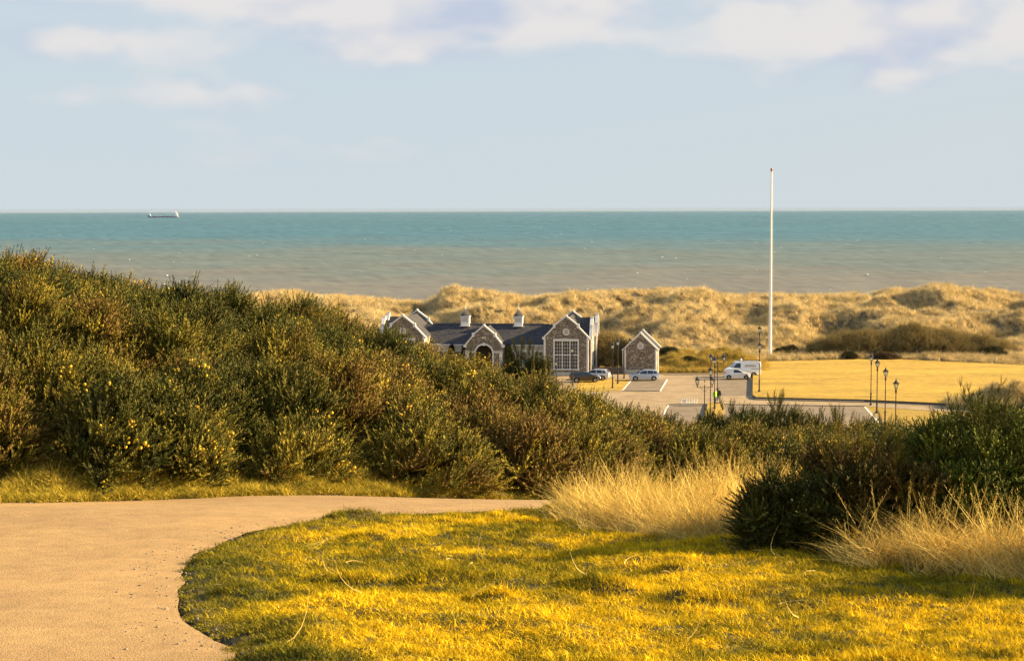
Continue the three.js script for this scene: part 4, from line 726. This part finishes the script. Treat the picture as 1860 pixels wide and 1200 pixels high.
vehicle('parked_car', 'small white three door hatchback parked in front of the white van', 'car', 31.3, 228.6, -0.03, mini, paintOf(0.82, 0.82, 0.8));
vehicle('parked_car', 'dark brown black car half hidden by gorse before the clubhouse', 'car', 10.0, 225.2, 0.1, hatch, paintOf(0.04, 0.03, 0.03));
vehicle('parked_car', 'pale silver hatchback behind the dark car at the clubhouse corner', 'car', 11.5, 228.4, Math.PI - 0.25, hatch, paintOf(0.6, 0.63, 0.7));
{
  const v = vehicle('parked_van', 'white panel van with faded blue lettering and a roof rack', 'van', 32.5, 231.8, Math.PI + 0.05, vanSpec, paintOf(0.8, 0.8, 0.78));
  part('roof_rack', join([rod([-2.3, 2.32, 0.75], [0.7, 2.32, 0.75], 0.025), rod([-2.3, 2.32, -0.75], [0.7, 2.32, -0.75], 0.025), ...[-2.1, -1.2, -0.3, 0.6].map((x) => rod([x, 2.3, -0.8], [x, 2.3, 0.8], 0.02)), ...[-2.1, -1.2, -0.3, 0.6].flatMap((x) => [rod([x, 2.12, 0.75], [x, 2.33, 0.75], 0.018), rod([x, 2.12, -0.75], [x, 2.33, -0.75], 0.018)])]), black, v);
  part('beacon', join([cyl(0.14, 0.12, 0.24, 0.2, 2.32, 0)]), mat(0.85, 0.8, 0.75), v);
  const cv = document.createElement('canvas'); cv.width = 512; cv.height = 160; const c = cv.getContext('2d');
  c.fillStyle = '#d2d0ca'; c.fillRect(0, 0, 512, 160); c.strokeStyle = '#6f7c96'; c.lineWidth = 15; c.lineCap = 'round';
  for (let i = 0; i < 11; i++) { const x = 40 + i * 42, up = i === 2 || i === 4 ? 28 : 58; c.beginPath(); c.moveTo(x, 112); c.lineTo(x + (i % 3) * 5, up); if (i % 2) c.lineTo(x + 22, i % 3 ? 112 : 70); else c.quadraticCurveTo(x + 26, 66, x + 18, 108); c.stroke(); }
  const t = new THREE.CanvasTexture(cv); t.colorSpace = THREE.SRGBColorSpace;
  for (const s of [-1, 1]) { const pl = new THREE.BoxGeometry(1.62, 0.44, 0.006); part('lettering', pl.rotateY(s > 0 ? 0 : Math.PI).rotateX(-s * 0.1).translate(-0.95, 1.62, s * (0.975 * 0.935 + 0.012)), mat(1, 1, 1, { map: t, roughness: 0.4 }), v); part('trim_strip', box(1.4, 0.05, 0.02, -1.7, 1.2, s * 0.976), black, v); }
}

// ------------------------------------------------------------------ people
function fieldMesh(bones, lo, hi, cell, k = 0.05) {              // bones: [ax, ay, az, ra, bx, by, bz, rb]; smooth union, meshed
  const size = Math.max(hi[0] - lo[0], hi[1] - lo[1], hi[2] - lo[2]), N = Math.ceil(size / cell) + 4, half = N / 2, c = [0, 1, 2].map((i) => (lo[i] + hi[i]) / 2), s = half * cell;
  const mc = new MarchingCubes(N, new THREE.MeshBasicMaterial(), false, false, 60000); mc.isolation = 0; mc.reset();
  for (let z = 0; z < N; z++) for (let y = 0; y < N; y++) for (let x = 0; x < N; x++) {
    const p = [c[0] + (x - half) / half * s, c[1] + (y - half) / half * s, c[2] + (z - half) / half * s]; let d = 1e3;
    for (const b of bones) {
      const vx = b[4] - b[0], vy = b[5] - b[1], vz = b[6] - b[2], t = clamp(((p[0] - b[0]) * vx + (p[1] - b[1]) * vy + (p[2] - b[2]) * vz) / (vx * vx + vy * vy + vz * vz + 1e-9));
      const e = Math.hypot(p[0] - b[0] - vx * t, (p[1] - b[1] - vy * t), (p[2] - b[2] - vz * t) * (b[8] ?? 1)) - mix(b[3], b[7], t), kk = b[9] ?? k, h = Math.max(0, kk - Math.abs(d - e)) / kk; d = Math.min(d, e) - h * h * kk * 0.25;
    }
    mc.field[x + y * N + z * N * N] = -d;
  }
  mc.update();
  const g = new THREE.BufferGeometry(); g.setAttribute('position', new THREE.Float32BufferAttribute(mc.positionArray.slice(0, mc.count * 3), 3)); g.scale(s, s, s).translate(...c); g.computeVertexNormals(); return g;
}
function hand(x, y, z, s) { const b = [[x, y, z, 0.034, x, y - 0.07, z, 0.036, 1.6]]; for (let f = 0; f < 4; f++) { const l = [0.07, 0.08, 0.075, 0.055][f], q = z + (f - 1.5) * 0.021; b.push([x, y - 0.08, q, 0.0095, x - s * 0.012, y - 0.08 - l * 0.55, q, 0.009, 1, 0.008], [x - s * 0.012, y - 0.08 - l * 0.55, q, 0.009, x - s * 0.03, y - 0.08 - l, q, 0.0075, 1, 0.008]); } b.push([x, y - 0.02, z + 0.03, 0.012, x - s * 0.012, y - 0.075, z + 0.06, 0.009, 1, 0.01]); return b; }
function person(label, x, d, turn, H, coat, legs, hairC, vest) {
  const g = thing('person', label, 'person', x, 0.29, -d, turn), k = H / 1.78, S = (b) => b.map((v, i) => (i < 8 ? v * k : v));
  const skin = mat(0.5, 0.32, 0.23), hipY = 0.93, sh = 1.44;
  const leg = (s) => [[0.1 * s, hipY, 0, 0.1, 0.11 * s, 0.5, 0.02, 0.07], [0.11 * s, 0.5, 0.02, 0.068, 0.12 * s, 0.08, -0.02, 0.048], [0.12 * s, 0.05, -0.04, 0.048, 0.14 * s, 0.04, 0.17, 0.04]];
  const torso = [[0, 0.98, 0, 0.155, 0, 1.2, 0, 0.14, 1.35], [0, 1.2, 0, 0.15, 0, 1.4, 0, 0.165, 1.4], [-0.13, sh, 0, 0.075, 0.13, sh, 0, 0.075]], arm = (s) => [[0.2 * s, sh - 0.02, 0, 0.066, 0.27 * s, 1.16, -0.02, 0.052], [0.27 * s, 1.16, -0.02, 0.05, 0.25 * s, 0.91, 0.08, 0.038]];
  const head = [[0, 1.5, 0, 0.056, 0, 1.58, 0.02, 0.055], [0, 1.66, 0.015, 0.098, 0, 1.7, 0.0, 0.1], [0, 1.6, 0.05, 0.055, 0, 1.66, 0.06, 0.07], [0, 1.66, 0.1, 0.014, 0, 1.63, 0.128, 0.016, 1, 0.02], [-0.098, 1.66, 0.0, 0.018, -0.1, 1.63, 0, 0.014, 1, 0.02], [0.098, 1.66, 0, 0.018, 0.1, 1.63, 0, 0.014, 1, 0.02], [-0.025, 1.595, 0.105, 0.01, 0.025, 1.595, 0.105, 0.01, 1, 0.02]];
  const body = fieldMesh([...torso, ...leg(-1), ...leg(1), ...arm(-1), ...arm(1), ...head.slice(0, 1)].map(S), [-0.36 * k, 0, -0.22 * k], [0.36 * k, 1.56 * k, 0.24 * k], 0.022, 0.06);
  const hd = fieldMesh(head.map(S), [-0.13 * k, 1.42 * k, -0.14 * k], [0.13 * k, 1.82 * k, 0.16 * k], 0.009, 0.04);
  const hs = [-1, 1].map((s) => fieldMesh(hand(0.25 * s, 0.89, 0.09, s).map(S), [(0.25 * s - 0.08) * k, 0.68 * k, 0], [(0.25 * s + 0.08) * k, 0.93 * k, 0.2 * k], 0.005, 0.02));
  part('body', join([body, hd, ...hs]), skin, g);
  const grow = (list, r) => list.map((b) => b.map((v, i) => (i === 3 || i === 7 ? v + r : v)));
  part('coat', fieldMesh(grow([...torso, [0, 0.98, 0, 0.16, 0, 0.86, 0, 0.17, 1.35], ...arm(-1), ...arm(1)], 0.022).map(S), [-0.4 * k, 0.6 * k, -0.24 * k], [0.4 * k, 1.58 * k, 0.26 * k], 0.022, 0.05), coat, g);
  part('trousers', fieldMesh(grow([...leg(-1).slice(0, 2), ...leg(1).slice(0, 2)], 0.016).map(S), [-0.3 * k, 0, -0.2 * k], [0.3 * k, 1.06 * k, 0.2 * k], 0.02, 0.04), legs, g);
  for (const s of [-1, 1]) part('shoe', fieldMesh(grow([leg(s)[2]], 0.012).map(S), [0.1 * s - 0.12, -0.03, -0.14], [0.14 * s + 0.12, 0.14, 0.26], 0.016), mat(0.03, 0.025, 0.02), g);
  part('hair', fieldMesh([[0, 1.7, -0.025, 0.108, 0, 1.74, -0.01, 0.1]].map(S), [-0.14 * k, 1.55 * k, -0.17 * k], [0.14 * k, 1.88 * k, 0.14 * k], 0.012), hairC, g);
  for (const s of [-1, 1]) part('eye', new THREE.SphereGeometry(0.013 * k, 8, 6).translate(0.035 * s * k, 1.68 * k, 0.104 * k), mat(0.05, 0.04, 0.03), g);
  if (vest) part('vest', fieldMesh(grow([...torso, [0, 0.98, 0, 0.16, 0, 0.9, 0, 0.165, 1.35]], 0.04).map(S), [-0.3 * k, 0.68 * k, -0.24 * k], [0.3 * k, 1.6 * k, 0.24 * k], 0.022, 0.05), vest, g);
}
person('person in a bright yellow green safety vest standing behind a lamp post', 24.42, 197.4, 0.5, 1.68, mat(0.12, 0.42, 0.03), mat(0.16, 0.17, 0.2), mat(0.03, 0.02, 0.015), mat(0.42, 0.72, 0.03));
person('person in a dark jacket and pale trousers standing on the turf island', 24.9, 197.7, -0.7, 1.8, mat(0.06, 0.05, 0.06), mat(0.5, 0.45, 0.38), mat(0.05, 0.035, 0.02));

// ------------------------------------------------------------------ bicycle stand
{
  const r = thing('bicycle_rack', 'white metal bicycle stand at the edge of the parking bays', 'bicycle rack', 21.5, 0.03, -199.7, 0.05), wm = mat(0.8, 0.78, 0.72, { roughness: 0.4 });
  part('base_rail', join([rod([-1.0, 0.04, 0.25], [1.0, 0.04, 0.25], 0.03), rod([-1.0, 0.04, -0.3], [1.0, 0.04, -0.3], 0.03)]), wm, r);
  for (let i = 0; i < 7; i++) { const x = -0.95 + i * 0.315; part('hoop', join([rod([x, 0.04, 0.25], [x + 0.1, 0.62, 0], 0.024), rod([x + 0.1, 0.62, 0], [x, 0.04, -0.3], 0.024)]), wm, r); }
  part('sign_board', join([box(0.42, 0.34, 0.03, -0.6, 0.34, 0.32)]), wm, r); part('top_rail', rod([-0.9, 0.4, 0.18], [0.1, 0.72, 0.02], 0.026), wm, r);
}
// ------------------------------------------------------------------ the ship
{
  const s = thing('cargo_ship', 'long low cargo ship with a white stern tower on the horizon', 'ship', -1722, SEA, -8180, 0.06), hullM = mat(0.27, 0.27, 0.33), deck = mat(0.5, 0.46, 0.48);
  const hull = new THREE.ExtrudeGeometry(new THREE.Shape([[-76, -3], [70, -3], [73, 0], [75, 7], [58, 7.5], [52, 6.5], [-60, 6.5], [-66, 11], [-77, 12.5]].map((p) => new THREE.Vector2(...p))), { depth: 20, bevelEnabled: true, bevelSize: 0.4, bevelThickness: 1 }).translate(0, 0, -10);
  const q = hull.attributes.position; for (let i = 0; i < q.count; i++) { const x = q.getX(i); q.setZ(i, q.getZ(i) * (1 - 0.85 * Math.pow(clamp((-x - 52) / 26), 1.6) - 0.35 * clamp((x - 62) / 14))); } hull.computeVertexNormals();
  part('hull', hull, hullM, s);
  const tower = part('superstructure', join([box(16, 8, 17, 61, 11, 0), box(13, 9, 15, 60, 19, 0), box(8, 3, 19, 58, 25, 0)]), mat(0.85, 0.8, 0.76), s); part('funnel', box(5, 9, 6, 68, 19, 0), mat(0.7, 0.68, 0.6), tower); part('mast', cyl(0.5, 0.3, 8, 59, 26.5, 0), mat(0.7, 0.7, 0.7), tower);
  part('hatch_cover', join([-40, -20, 0, 20, 40].map((x) => box(16, 2.6, 14, x, 7.9, 0))), deck, s).userData.kind = 'stuff';
  part('foremast', join([cyl(0.9, 0.4, 17, -66, 11), box(5, 5, 8, -66, 13.5, 0)]), mat(0.82, 0.82, 0.85), s);
}
scene.traverse((o) => { if (o.isMesh) { o.castShadow = true; o.receiveShadow = true; } });
// thin sea haze
scene.fog = new THREE.FogExp2(new THREE.Color(0.8, 0.88, 0.95), 0.000004);
renderer.render(scene, camera);
